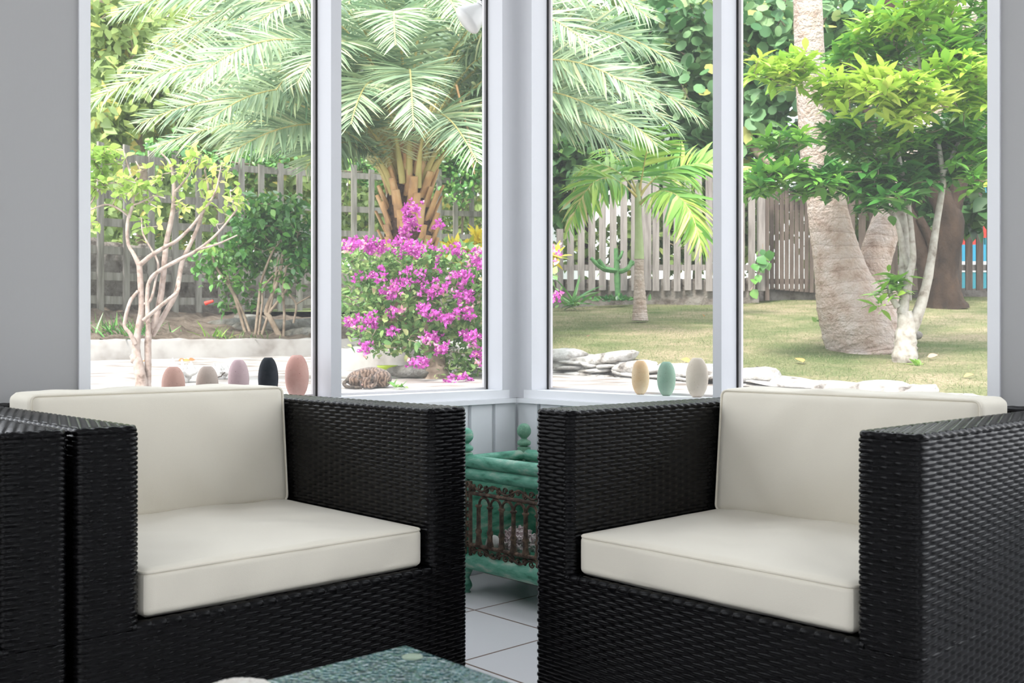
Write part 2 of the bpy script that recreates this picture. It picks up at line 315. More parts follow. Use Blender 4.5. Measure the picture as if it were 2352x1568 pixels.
def window(n, M_, a, c):
    b = MB(); z0, z1 = 0.6005, ZT - 0.0005; y0, y1 = 0.078, 0.088; w = 0.012
    for (x0, x1, u0, u1) in ((a, a+w, z0, z1), (c-w, c, z0, z1)): b.box((x0, y0, u0), (x1, y1, u1), M_)
    b.box((a+w, y0, z0), (c-w, y1, z0+0.006), M_); b.box((a+w, y0, z1-w), (c-w, y1, z1), M_)
    for x0, x1 in ((a, a+0.003), (c-0.003, c)): b.box((x0, y0-0.006, z0), (x1, y0-0.0005, z1), M_, 1)
    f = b.build('window_%d' % n, [M['alu'], M['gap']], smooth=False); tag(f, kind='structure')
    s = MB(); s.add(M_(np.array([[a+w, 0.083, z0+0.006], [c-w, 0.083, z0+0.006], [c-w, 0.083, z1-w], [a+w, 0.083, z1-w]])), [[0, 1, 2, 3]])
    o = s.build('insect_screen', M['screen'], parent=f, smooth=False)
for n, (M_, a, c) in enumerate(((ML, 0.0672, 0.7063), (ML, 0.7422, 1.4358), (MR, 0.0722, 0.8044), (MR, 0.8342, 1.5668), (ML, 1.7502, 3.2998), (MR, 1.8502, 3.2998))): window(n+1, M_, a, c)
# floor: object axes follow the tiles
ang = math.atan2(U[1], U[0])
b = MB(); T0 = W(1089.8, 1400.5, 2.929)
s_ = 5.0
b.add([[-s_, -s_-1, 0], [s_, -s_-1, 0], [s_, s_, 0], [-s_, s_, 0]], [[0, 1, 2, 3]])
# trimmed to the walls in the floor's own axes
uC, vC = (C0 - T0) @ U, (C0 - T0) @ V
b = MB(); b.add([[-6, -6, 0], [uC+0.012, -6, 0], [uC+0.012, vC+0.012, 0], [-6, vC+0.012, 0], [-6, -6, -0.1], [uC+0.012, -6, -0.1], [uC+0.012, vC+0.012, -0.1], [-6, vC+0.012, -0.1]],
    [[0, 1, 2, 3], [7, 6, 5, 4], [0, 4, 5, 1], [1, 5, 6, 2], [2, 6, 7, 3], [3, 7, 4, 0]])
o = b.build('floor', M['tile'], smooth=False); o.location = (T0[0], T0[1], 0); o.rotation_euler = (0, 0, ang); tag(o, kind='structure')
b = MB(); c2 = C0 + U*0.45 + V*0.45
b.add(np.vstack([[c2 + [0, 0, z], c2 - U*5.2 + [0, 0, z], c2 - U*5.2 - V*5.2 + [0, 0, z], c2 - V*5.2 + [0, 0, z]] for z in (ZC, ZC + 0.1)]),
      [[0, 3, 2, 1], [4, 5, 6, 7], [0, 1, 5, 4], [1, 2, 6, 5], [2, 3, 7, 6], [3, 0, 4, 7]])
tag(b.build('ceiling', M['white'], smooth=False), kind='structure')

for nm, M_ in (('back', ML), ('unseen_side', MR)):                     # unseen walls behind the camera, added to cut flat light; openings sized for brightness
    b = MB(); a0, a1 = 4.5, 4.6
    def MBk(v, M_=M_): v = np.asarray(v, float); return M_(np.stack([v[:, 1], -v[:, 0], v[:, 2]], -1))
    for x0, x1, z0, z1 in ((-0.1, 1.4, 0, ZC), (3.4, 4.6, 0, ZC), (1.4, 3.4, 0, 0.8), (1.4, 3.4, 2.1, ZC)): b.box((x0, a0, z0), (x1, a1, z1), MBk)
    tag(b.build('wall_' + nm, M['white'], smooth=False), kind='structure')
# ---------------------------------------------------------------- wicker armchairs
ROW, PER = 0.00795, 0.046
def smooth(a, b, x): t = np.clip((x-a)/(b-a), 0, 1); return t*t*(3-2*t)
def weave(u, v):
    j = np.floor(v/ROW + 1e-6); f = v/ROW - j
    r = np.sqrt(np.clip(1 - (2*f-1)**2, 0, 1))
    c = np.cos(2*np.pi*(u/PER + 0.5*(j % 2)))
    over = smooth(-0.86, -0.28, c)
    return r**0.8 * over * 0.0031 + (1-over)*0.0008
def path(poly, rc, step, delta=0.0):
    """closed rectilinear outline, corners rounded; delta = inset along the outward normal. CCW order."""
    P = np.asarray(poly, float); n = len(P); pos = []; nor = []; uu = []; u = 0.0
    for i in range(n):
        a, c, d = P[i-1], P[i], P[(i+1) % n]
        e0, e1 = nz(c-a), nz(d-c)
        cr = e0[0]*e1[1] - e0[1]*e1[0]
        n0 = np.array([e0[1], -e0[0]]); n1 = np.array([e1[1], -e1[0]])
        cc = c - e0*rc + (-n0)*rc*(1 if cr > 0 else -1)
        K = 7
        for k in range(K):
            t = k/(K-1); ang_ = math.pi/2*t
            nn = n0*math.cos(ang_) + n1*math.sin(ang_)
            p = cc + nn*(rc - delta) if cr > 0 else cc - nn*(rc + delta)
            pos.append(p); nor.append(nn); uu.append(u + t*rc*math.pi/2)
        u += rc*math.pi/2
        ln = np.linalg.norm(d-c) - 2*rc; m_ = max(2, int(ln/step))
        s0 = c + e1*rc
        for k in range(1, m_):
            pos.append(s0 + e1*ln*k/m_ - n1*delta); nor.append(n1); uu.append(u + ln*k/m_)
        u += ln
    return np.array(pos), np.array(nor), np.array(uu), u
def ribbon(mb, poly, z0, z1, top_r=0.0, step=0.0045, rc=0.016, sub=5, k=None, u0=0.0):
    _, _, uu, tot = path(poly, rc, step)
    uu = (uu - u0) * (k or round(tot/PER)*PER/tot)
    zs = np.arange(0, int(round((z1 - top_r - z0)/ROW))*sub + 1) * ROW/sub
    pos, nor, _, _ = path(poly, rc, step)
    h = weave(uu[None, :], zs[:, None] + z0)
    XY = pos[None] + nor[None]*h[..., None]
    P = np.concatenate([XY, np.broadcast_to((zs + z0)[:, None, None], (*h.shape, 1))], -1)
    rows = [P]
    if top_r:
        zb = zs[-1] + z0; r = z1 - zb
        for k in range(0, 9):
            a = k/8*math.pi/2; dl = r*(1-math.cos(a)); z = zb + r*math.sin(a)
            p, n_, _, _ = path(poly, rc, step, dl)
            ph = (uu/0.024 + k/8*0.9) % 1.0
            hh = 0.0042*np.sqrt(np.clip(1-(2*ph-1)**2, 0, 1))*math.sin(math.pi*min(1, (k+0.5)/8.0)*0.9)
            q = p + n_*(hh*math.cos(a))[:, None]
            rows.append(np.concatenate([q, (z + hh*math.sin(a))[:, None]], -1)[None])
    mb.grid(np.concatenate(rows, 0), close=True)
def top(mb, x0, x1, y0, y1, z, along='y'):
    nx, ny = (int((x1-x0)/(ROW/5)), int((y1-y0)/0.0045)) if along == 'y' else (int((x1-x0)/0.0045), int((y1-y0)/(ROW/5)))
    X, Y = np.meshgrid(np.linspace(x0, x1, nx+1), np.linspace(y0, y1, ny+1))
    h = weave(Y, X - x0) if along == 'y' else weave(X, Y - y0)
    mb.grid(np.stack([X, Y, z - 0.001 + h], -1))
AW, ADEP, AH, ABK, RIM = 0.816, 0.82, 0.6215, 0.10, 0.2935
def armchair_mesh():
    w = AW/2; a = 0.10; D = ADEP; mb = MB()
    zr = round(0.2862/ROW)*ROW
    A_ = [(w, 0), (w, D), (-w, D), (-w, 0)]; best = None
    for bk in np.linspace(0.09, 0.112, 200):                         # back thickness at which the weave closes without a seam
        Ux = [(w, 0), (w, D), (-w, D), (-w, 0), (-w+a, 0), (-w+a, D-bk), (w-a, D-bk), (w-a, 0)]
        tu = path(Ux, 0.016, 0.0045)[3]; ta = path(A_, 0.016, 0.0045)[3]; k = round(tu/PER)*PER/tu; e = (tu-ta)*k/PER
        if best is None or abs(e-round(e)) < best[0]: best = (abs(e-round(e)), Ux, k)
    U_, k = best[1], best[2]
    ribbon(mb, A_, 0.0, zr, k=k); ribbon(mb, U_, zr, AH, top_r=0.012, k=k)
    r = 0.010
    top(mb, -w+r, -w+a-r, r, D-r, AH); top(mb, w-a+r, w-r, r, D-r, AH); top(mb, -w+a-r, w-a+r, D-ABK+r, D-r, AH, 'x')
    # rolled edge of the front rail
    n = 150; x = np.linspace(-w+a-0.012, w-a+0.012, n*3); th = np.linspace(-0.35, math.pi*1.2, 12)
    rr = 0.0095 + 0.0022*np.sqrt(np.clip(1-(2*((x/0.026) % 1)-1)**2, 0, 1))
    P = np.stack([np.broadcast_to(x, (12, len(x))), 0.0085 - np.cos(th)[:, None]*rr, zr + 0.0 + np.sin(th)[:, None]*rr], -1)
    mb.grid(P[::-1])
    mb.box((-w+0.03, 0.03, 0.003), (w-0.03, D-0.03, 0.012), m=1)
    return mb
def add_cushions(root, bs, sd=0.0):
    seat = MB(); cushion(seat, (0, 0.012+sd+0.345, 0.337), (0.298, 0.345, 0.040), 0.014, 0.010, 3)
    s = seat.build('seat_cushion', M['canvas'], root)
    b = MB(); loopbox(b, (0, 0.012+sd+0.345, 0.337+0.0365), 0.296, 0.343, 0.003, 'z'); b.build('piping', M['piping'], s)
    back = MB(); tilt = 0.045
    cushion(back, (0, bs+0.07, 0.512), (0.298, 0.066, 0.140), 0.016, 0.016, 5, tilt)
    k = back.build('back_cushion', M['canvas'], root)
    b = MB(); loopbox(b, (0, bs+0.07-0.0625, 0.512), 0.295, 0.137, 0.003, 'y', tilt, 0.512); b.build('piping', M['piping'], k)
def cushion(mb, c, h, r, puff, seed, tilt=0.0):
    h = np.array(h); n = 44; g = np.linspace(-1, 1, n); g = np.sign(g)*(np.abs(g)**0.8)
    rs = np.random.default_rng(seed); q = rs.uniform(0, 6, 8)
    for ax in range(3):
        for sg in (-1, 1):
            A, Bq = np.meshgrid(g, g, indexing='ij'); p = np.zeros((n, n, 3)); o1, o2 = [(1, 2), (2, 0), (0, 1)][ax]
            p[..., ax] = sg; p[..., o1] = A; p[..., o2] = Bq
            x = p*h; inner = np.clip(x, -(h-r), h-r); d = x - inner; x = inner + nz(d)*r*np.minimum(1, np.linalg.norm(d, axis=-1, keepdims=True)/r*10)
            pf = (1-p[..., 0]**4)*(1-p[..., 1]**4)*(1-p[..., 2]**4)
            k = np.ones(3)*0.35; k[np.argmin(h)] = 1.0
            s = (1-A**2)*(1-Bq**2)
            x[..., ax] += sg*puff*k[ax]*np.sqrt(np.clip(s, 0, 1))
            wr = 0.0021*np.sin(x[..., o1]*31+q[0]+2*np.sin(x[..., o2]*13+q[1])) + 0.0010*np.sin(x[..., o2]*57+q[2]+2.5*np.sin(x[..., o1]*19+q[3]))
            x[..., ax] += sg*wr*np.clip(s*3, 0, 1)
            x = x + np.array(c)
            if tilt: x[..., 1] += (x[..., 2]-c[2])*tilt*2
            mb.grid(x if sg > 0 else x.transpose(1, 0, 2))
def loopbox(mb, c, a, b_, r, ax, tilt=0.0, cz=0.0):
    k = 0.014; pts = []
    for (sx_, sy_, a0) in ((1, 1, 0), (-1, 1, 90), (-1, -1, 180), (1, -1, 270)):
        for t in np.linspace(0, 90, 5):
            an = math.radians(a0+t); pts.append((sx_*(a-k)+k*math.cos(an), sy_*(b_-k)+k*math.sin(an)))
    pts.append(pts[0]); pts = np.array(pts); nseg = []
    for i in range(len(pts)-1):
        m_ = max(1, int(np.linalg.norm(pts[i+1]-pts[i])/0.03))
        for j in range(m_): nseg.append(pts[i] + (pts[i+1]-pts[i])*j/m_)
    nseg.append(pts[0]); q = np.array(nseg)
    P = np.stack([q[:, 0], q[:, 1], np.zeros(len(q))], -1) if ax == 'z' else np.stack([q[:, 0], np.zeros(len(q)), q[:, 1]], -1)
    P = P + np.array(c)
    if tilt: P[:, 1] += (P[:, 2]-cz)*tilt*2
    mb.tube(P, r, 6, cap=False)
def place_frame(Pin, wdir, ddir):      # Pin: inner front corner of the arm nearest the room's corner
    return Pin
# chair 1 (left): width axis U, depth axis V; inner right front corner at P
PL = np.array([-0.168, 2.13, 0.0]); PR = np.array([0.1165, 2.06, 0.0])
locL = PL - U*(AW/2 - 0.10); locR = PR - V*(AW/2 - 0.10)
rotL = math.atan2(U[1], U[0]); rotR = math.atan2(-V[1], -V[0])
chair = thing('armchair', 'black wicker armchair with cream cushions on the left, its back to the left windows', 'armchair', tuple(locL), rotL, 'black wicker armchairs', local=True)
fr = armchair_mesh().build('woven_frame', [M['wicker'], M['deck']], chair)
b = MB(); b.box((-AW/2+0.09, 0.012, 0.270), (AW/2-0.09, ADEP-ABK+0.01, 0.282)); dk = b.build('seat_deck', M['deck'], chair, smooth=False)
add_cushions(chair, 0.545)
def copy_part(o, parent):
    c = o.copy(); COL.objects.link(c); c.parent = parent; return c
chair2 = thing('armchair', 'black wicker armchair with cream cushions on the right, in front of the right windows', 'armchair', tuple(locR), rotR, 'black wicker armchairs', local=True)
copy_part(fr, chair2); copy_part(dk, chair2); add_cushions(chair2, 0.475)
loc3 = locL - U*(AW + 0.016) + V*0.0
chair3 = thing('armchair', 'black wicker armchair at the left edge, only its arm in view', 'armchair', tuple(loc3), rotL, 'black wicker armchairs', local=True)
copy_part(fr, chair3); copy_part(dk, chair3); add_cushions(chair3, 0.545, 0.08)

# ---------------------------------------------------------------- glass coffee table
HT = 0.42; dT = F*(H-HT)/698.0; TC = np.array([(931-CX)/F*dT, dT, 0.0])
def MT(v): v = np.asarray(v, float); return TC - v[:, :1]*U - v[:, 1:2]*V + v[:, 2:3]*np.array([0, 0, 1.0])
tb = thing('coffee_table', 'black wicker coffee table with a dimpled glass top, reflections painted teal', 'coffee table', tuple(TC))
m = mat('dimpled_glass_teal_reflection', (0.10, 0.30, 0.32), 0.07, 0.6, **{'Transmission Weight': 0.35, 'IOR': 1.5})
v = coords(m); vo = N(m, 'ShaderNodeTexVoronoi', feature='SMOOTH_F1'); vo.inputs['Scale'].default_value = 190; L(m, v, vo.inputs['Vector'])
bump(m, vo.outputs['Distance'], 0.4, 0.005); L(m, ramp(m, noise(m, 60, 3, v), [(0.35, (0.015, 0.085, 0.10)), (0.7, (0.09, 0.25, 0.26))]), B(m).inputs['Base Color']); M['glass'] = m  # teal base colour paints in sky and greenery mirrored by dark glass
b = MB(); b.box((0, 0, HT-0.008), (0.95, 0.95, HT), MT); g = b.build('glass_top', M['glass'], tb, smooth=False)
M['pad'] = mat('pale_rubber_pad', (0.26, 0.34, 0.25), 0.5)
def mt2(poly): return [tuple((TC - U*x - V*y)[:2]) for x, y in poly]
b = MB(); ribbon(b, mt2([(0.03, 0.03), (0.92, 0.03), (0.92, 0.92), (0.03, 0.92)]), 0.0, round(0.40/ROW)*ROW, step=0.009, sub=3)
b.box((0.04, 0.04, 0.385), (0.91, 0.91, 0.3875), MT, 1)
b.build('woven_base', [M['wicker'], M['deck']], tb)
pp = W(947, 1509, dT); pp = np.array([(947-CX)/F, 1, 0])*(F*(H-HT)/725.0)
for dx, dy in ((0, 0), (0.84, 0), (0, 0.84), (0.84, 0.84)):
    b = MB(); q = pp - U*dx - V*dy; b.lathe((q[0], q[1], HT+0.0002), [(0.0115, 0.0), (0.0112, 0.0008), (0, 0.0009)], 28)
    b.build('corner_pad', M['pad'], tb)
# ---------------------------------------------------------------- green planter in the corner
L0 = np.array([-0.140, 3.14, 0.0])
def MP(v): v = np.asarray(v, float); return L0 - v[:, :1]*V + v[:, 1:2]*U + v[:, 2:3]*np.array([0, 0, 1.0])
PW, PD = 0.74, 0.245
pl = thing('planter_stand', 'low green painted wooden planter with rusty iron grille, in the corner between the armchairs', 'planter', tuple(L0))
def rail(x0, y0, x1, y1, z, r, name='rail', m='greenwood', sq=0.55):
    a, c = MP([[x0, y0, z], [x1, y1, z]]); b = MB(); th = np.linspace(0, 2*np.pi, 12, endpoint=False)
    b.tube(np.linspace(a, c, 6), r, 12); return b.build(name, M[m], pl)
fin = [(0.0, 0.500), (0.010, 0.498), (0.018, 0.491), (0.0225, 0.478), (0.021, 0.466), (0.014, 0.457), (0.009, 0.452), (0.012, 0.448), (0.020, 0.443), (0.022, 0.436), (0.019, 0.430), (0.011, 0.427), (0.020, 0.424), (0.021, 0.420), (0.021, 0.402), (0.016, 0.398)]
fin = [tuple(p[:2]) for p in spline(np.array([(a, c, 0) for a, c in fin]), 70)]
foot = [(0.015, 0.10), (0.019, 0.085), (0.021, 0.07), (0.015, 0.055), (0.011, 0.045), (0.017, 0.03), (0.019, 0.018), (0.012, 0.006), (0.014, 0.0), (0.0, 0.0)]
foot = [tuple(p[:2]) for p in spline(np.array([(a, c, 0) for a, c in foot]), 50)]
for x, y in ((0, 0), (PW, 0), (0, PD), (PW, PD)):
    b = MB(); c = MP([[x, y, 0]])[0]; b.lathe((c[0], c[1], 0), fin, 20); b.box((x-0.014, y-0.014, 0.10), (x+0.014, y+0.014, 0.405), MP); b.lathe((c[0], c[1], 0), foot, 18)
    b.build('post', M['finial'] if y else M['greenwood'], pl)
for y in (0, PD):
    rail(0.0, y, PW, y, 0.400, 0.0185); rail(0.0, y, PW, y, 0.362, 0.019); rail(0.0, y, PW, y, 0.098, 0.024)
for x in (0, PW):
    rail(x, 0, x, PD, 0.400, 0.0165); rail(x, 0, x, PD, 0.362, 0.017); rail(x, 0, x, PD, 0.098, 0.022)
b = MB(); b.box((0.005, PD-0.008, 0.10), (PW-0.005, PD+0.004, 0.38), MP); b.build('back_panel', M['greenwood'], pl, smooth=False)
b = MB(); b.box((0.003, 0.005, 0.10), (0.011, PD-0.01, 0.38), MP); b.build('end_panel', M['greenwood'], pl, smooth=False)
b = MB(); b.box((0.012, 0.0, 0.104), (PW, PD-0.009, 0.114), MP); b.build('shelf', M['greenwood'], pl, smooth=False)
b = MB(); yy = -0.012
def pt(x, z): return MP([[x, yy, z]])[0]
for z in (0.307, 0.152): b.tube([pt(0.03, z), pt(PW-0.03, z)], 0.006, 8)
for x in (0.035, PW-0.035): b.tube([pt(x, 0.12), pt(x, 0.342)], 0.006, 8)
for x in (0.012, PW-0.012): b.tube([pt(x, 0.12), pt(x, 0.342)], 0.004, 6)
xs = np.arange(0.072, PW-0.05, 0.0505)
for x in xs:
    c = pt(x, 0)
    b.lathe((c[0], c[1], 0), [(0.0, 0.276), (0.010, 0.275), (0.010, 0.270), (0.0065, 0.266), (0.0065, 0.205), (0.0095, 0.2), (0.0095, 0.192), (0.0075, 0.188), (0.008, 0.172), (0.011, 0.160), (0.012, 0.154), (0, 0.154)], 10)
for i in range(len(xs)-1):
    xc = (xs[i]+xs[i+1])/2; hw = 0.0505/2-0.003
    b.tube([pt(xc-hw*math.cos(a), 0.276+0.023*math.sin(a)) for a in np.linspace(0, math.pi, 9)], 0.0042, 6)
for zc, sgn in ((0.325, 1), (0.134, -1)):
    xx = np.linspace(0.03, PW-0.03, 170); b.tube([pt(x, zc+0.009*sgn*math.sin(x*2*math.pi/0.11)) for x in xx], 0.0036, 6)
    k = 0
    for x in np.arange(0.05, PW-0.03, 0.0275):
        s_ = (1 if k % 2 else -1)*sgn; k += 1
        sp = [pt(x + (0.011*(1-t*0.75))*math.cos(t*7.5), zc + s_*0.002 + s_*(0.010*(1-t*0.75))*math.sin(t*7.5)) for t in np.linspace(0, 1, 14)]
        b.tube(sp, 0.0026, 5)
        if k % 2:
            for a in range(5): b.ell(pt(x+0.006*math.cos(a*1.257), zc+0.006*math.sin(a*1.257)), (0.0048, 0.003, 0.0048), 6, 5)
for z in np.arange(0.15, 0.33, 0.03):
    for s_ in (1, -1):
        b.tube([pt(0.0235 + s_*(0.009*(1-t*0.7))*math.cos(t*7), z + (0.012*(1-t*0.7))*math.sin(t*7)) for t in np.linspace(0, 1, 12)], 0.0025, 5)
b.build('iron_grille', M['iron'], pl)
# corals in the planter
M['coral'] = noisy('white_pink_coral', [(0.3, (0.42, 0.30, 0.30)), (0.55, (0.72, 0.62, 0.62)), (0.8, (0.82, 0.78, 0.75))], 60, rough=0.9, bs=0.8, bd=0.004)
def coral(name, c, r, n, label, seed):
    rs = np.random.default_rng(seed); b = MB(); b.ell((c[0], c[1], c[2]+r*0.62), (r*0.68, r*0.6, r*0.62), 14, 9, noise=0.12)
    for _ in range(n):
        d = nz(rs.normal(size=3)); d[2] = abs(d[2])*1.0 + 0.05; d = nz(d)
        p0 = np.array([c[0], c[1], c[2]+r*0.5]) + d*r*0.4; p1 = p0 + nz(d + rs.normal(size=3)*0.25)*r*rs.uniform(0.4, 0.72)
        b.tube([p0, (p0+p1)/2 + rs.normal(size=3)*r*0.05, p1], [r*0.085, r*0.075, r*0.05], 6)
        for _ in range(2):
            q = p0 + (p1-p0)*rs.uniform(0.4, 0.9); b.tube([q, q + nz(rs.normal(size=3)+d)*r*0.22], [r*0.05, r*0.03], 5)
    return tag(b.build(name, M['coral'], loc=c), label, 'coral')
cp = W(1190, 1235, 3.03); coral('branching_coral', (cp[0]+0.005, cp[1]+0.05, 0.114), 0.062, 230, 'spiky pinkish white branching coral on the planter shelf', 1)
M['pebble'] = noisy('chalky_stone', [(0.3, (0.5, 0.5, 0.46)), (0.7, (0.78, 0.77, 0.72))], 40, rough=0.9, bs=0.6, bd=0.003)
cp = W(1132, 1225, 3.1)
b = MB(); b.ell((cp[0], cp[1]+0.04, 0.114+0.029), (0.026, 0.024, 0.029), 16, 12, noise=0.08); tag(b.build('stone', M['pebble'], loc=(cp[0], cp[1]+0.04, 0.114)), 'small rounded white stone beside the spiky coral in the planter', 'stone')
cp = W(1098, 1250, 3.16)
b = MB(); b.ell((cp[0]+0.01, cp[1]+0.04, 0.114+0.014), (0.034, 0.024, 0.014), 16, 10, noise=0.15)
for k in range(26):
    an = k*2.4; b.tube([(cp[0]+0.01+0.02*math.cos(an), cp[1]+0.04+0.016*math.sin(an), 0.125), (cp[0]+0.01+0.03*math.cos(an), cp[1]+0.04+0.022*math.sin(an), 0.139)], [0.004, 0.002], 5)
tag(b.build('coral', M['coral'], loc=(cp[0]+0.01, cp[1]+0.04, 0.114)), 'small flat white coral at the left end of the planter shelf', 'coral')
# white lace-edged coral piece on the glass table
M['whitecoral'] = noisy('bleached_coral', [(0.3, (0.62, 0.58, 0.52)), (0.7, (0.82, 0.80, 0.76))], 120, rough=0.95, bs=0.8, bd=0.002)
b = MB(); cc = np.array([-0.258, 0.968, HT]); b.ell(cc + [0, 0, 0.011], (0.036, 0.034, 0.011), 20, 10, noise=0.05)
rs = np.random.default_rng(4)
for k in range(260):
    a = rs.uniform(0, 6.283); q = math.sqrt(rs.uniform(0, 1)); b.ell(cc + [0.037*q*math.cos(a), 0.035*q*math.sin(a), 0.004+0.017*math.sqrt(max(0, 1-q*q))], (0.0028, 0.0028, 0.0028), 6, 5)
tag(b.build('coral', M['whitecoral'], loc=tuple(cc)), 'knobbly white coral piece on the glass table at the bottom edge', 'coral')
# ---------------------------------------------------------------- egg-shaped candle holders on the sill
def clay(name, c1, c2, spot=(0.25, 0.16, 0.12), amt=0.66):
    m = mat(name, rough=0.8, spec=0.2); v = coords(m)
    a = ramp(m, noise(m, 14, 4, v), [(0.35, c1), (0.65, c2)]); s = ramp(m, noise(m, 220, 3, v), [(amt, (1, 1, 1)), (amt+0.05, spot)])
    mx = N(m, 'ShaderNodeMixRGB', blend_type='MULTIPLY'); mx.inputs[0].default_value = 0.5; L(m, a, mx.inputs[1]); L(m, s, mx.inputs[2]); L(m, mx.outputs[0], B(m).inputs['Base Color'])
    return bump(m, noise(m, 120, 3, v), 0.2, 0.001)
EG = [('L', 398, 0.0300, 0.096, ((0.58, 0.36, 0.30), (0.66, 0.44, 0.37)), 'dusty pink egg-shaped stone vase, leftmost on the sill'),
      ('L', 476, 0.0292, 0.0955, ((0.46, 0.38, 0.33), (0.58, 0.50, 0.44)), 'beige grey egg-shaped stone vase, second from the left on the sill'),
      ('L', 548, 0.0285, 0.112, ((0.54, 0.40, 0.42), (0.66, 0.52, 0.52)), 'mauve pink egg-shaped stone vase beside the black one'),
      ('L', 616, 0.0280, 0.117, ((0.025, 0.03, 0.035), (0.06, 0.065, 0.075)), 'black egg-shaped stone vase on the left sill'),
      ('L', 682, 0.0338, 0.123, ((0.60, 0.34, 0.29), (0.70, 0.46, 0.40)), 'speckled coral pink egg-shaped stone vase next to the window post, largest on the left sill'),
      ('R', 1471, 0.0272, 0.104, ((0.66, 0.46, 0.27), (0.72, 0.60, 0.42)), 'honey coloured egg-shaped stone vase on the right sill'),
      ('R', 1530.5, 0.0277, 0.1015, ((0.26, 0.40, 0.31), (0.36, 0.48, 0.38)), 'pale green egg-shaped stone vase on the right sill'),
      ('R', 1601, 0.0325, 0.1145, ((0.64, 0.57, 0.47), (0.74, 0.66, 0.56)), 'tall cream egg-shaped stone vase beside the right window post')]
for k, (sd, px, r, h, col, lab) in enumerate(EG):
    M_ = ML if sd == 'L' else MR; lo, hi = 0.1, 1.5
    for _ in range(40):
        t = (lo+hi)/2; q = lp(M_, t, 0.045, 0); x = CX + F*q[0]/q[1]
        if (x < px) == (sd == 'R'): lo = t
        else: hi = t
    q = lp(M_, t, 0.045, 0.5999)
    zz = np.linspace(0.0, 1.0, 26); tr = 0.15
    pr = [(r*math.sqrt(max(0.0, 1-((z*2-1)*0.94+0.0)**2))**0.92, z*h) for z in zz]
    prof = [(0.0, 0.0)] + pr + [(pr[-1][0]*0.72, h), (pr[-1][0]*0.66, h-0.012), (0.0, h-0.014)]
    b = MB(); b.lathe(tuple(q), prof, 32)
    tag(b.build('stone_vase', clay('clay_%d' % k, *col), loc=tuple(q)), lab, 'vase', 'egg-shaped stone vases on the window sill')
# ---------------------------------------------------------------- outdoor spotlight at the corner post
sp = thing('spotlight', 'white floodlight bulb in a black holder outside the corner post', 'spotlight', tuple(W(1100, 20, 4.0)))
M['bulb'] = mat('frosted_lamp_glass', (0.50, 0.50, 0.49), 0.25, 0.5); M['black'] = mat('black_plastic', (0.02, 0.02, 0.02), 0.5); M['chrome'] = mat('metal_ring', (0.6, 0.6, 0.6), 0.2, metal=1.0)
A = W(1107, 18, 4.0); fdir = nz(W(1072, 48, 3.99) - A)
def along(p, prof, n=24):
    b = MB(); x = nz(np.cross(fdir, [0, 0, 1.0])); y = np.cross(fdir, x); th = np.linspace(0, 2*np.pi, n, endpoint=False)
    P = [[p + fdir*s + x*r*math.cos(t) + y*r*math.sin(t) for t in th] for r, s in prof]; b.grid(P, close=True); return b
along(A, [(0.0, 0.098), (0.03, 0.096), (0.052, 0.089), (0.061, 0.080), (0.060, 0.072), (0.048, 0.04), (0.034, 0.018), (0.026, 0.0), (0, 0)]).build('bulb', M['bulb'], sp)
along(A, [(0.0, 0.003), (0.029, 0.003), (0.031, -0.004), (0.029, -0.010), (0, -0.010)]).build('ring', M['chrome'], sp)
hb = along(A, [(0.0, -0.008), (0.030, -0.010), (0.033, -0.05), (0.028, -0.075), (0, -0.08)]); pe = lp(ML, 0.03, 0.09, A[2]+0.10); e0 = A - fdir*0.07
hb.tube([e0, e0 + [0.01, 0, 0.05], pe], 0.012, 8); hb.build('holder', M['black'], sp)
# ---------------------------------------------------------------- leaves
def leaf_t(n=3, w=0.22, fold=0.25, droop=0.12, shape='ovate'):
    x = np.linspace(0, 1, n+1); v = []
    for t in x:
        if shape == 'ovate': h = w*math.sin(math.pi*t**0.75)*(1.0 if t < 1 else 0) + 0.01*(t < 1)
        elif shape == 'lance': h = w*math.sin(math.pi*min(1, t*0.93+0.07)) if t < 1 else 0.0
        else: h = w*(min(1, 6*t+0.35))*(1-t)**0.55 if t < 1 else 0.0
        z = -droop*t*t
        v += [[t, h, z + fold*h], [t, 0, z], [t, -h, z + fold*h]]
    f = []
    for i in range(n):
        a = i*3; f += [[a, a+1, a+4, a+3], [a+1, a+2, a+5, a+4]]
    return np.array(v), np.array(f)
def round_t():
    a = np.linspace(0, 2*np.pi, 9)[:-1]
    v = np.vstack([[0.5, 0, 0.0]] + [[0.5-0.5*math.cos(t), 0.5*math.sin(t), 0.07] for t in a])
    return v, np.array([[0, 1+i, 1+(i+1) % 8] for i in range(8)])
def scatter(mb, T, pos, dirs, size, rnd, ups=None, m=0, wv=0.0):
    tv, tf = T; n = len(pos)
    X = nz(dirs)
    if ups is None: ups = np.tile([0, 0, 1.0], (n, 1)) + RNG.normal(size=(n, 3))*0.45
    Z = nz(ups - X*np.sum(X*ups, 1, keepdims=True)); Y = np.cross(Z, X)
    s = np.asarray(size).reshape(-1, 1)*np.ones((n, 1))
    wx = 1 + wv*RNG.normal(size=(n, 1))
    P = pos[:, None] + s[:, None]*(tv[None, :, :1]*X[:, None] + tv[None, :, 1:2]*wx[:, None]*Y[:, None] + tv[None, :, 2:3]*Z[:, None])
    k = len(tv); F_ = (tf[None] + (np.arange(n)*k)[:, None, None]).reshape(-1, tf.shape[1])
    mb.add(P.reshape(-1, 3), F_, m, np.repeat(np.clip(rnd, 0, 1), k))
def randdir(n, up=0.0):
    d = RNG.normal(size=(n, 3)); d[:, 2] += up; return nz(d)
T_OV, T_LA, T_RO = leaf_t(5, 0.30), leaf_t(4, 0.155, 0.2, 0.22, 'lance'), round_t()
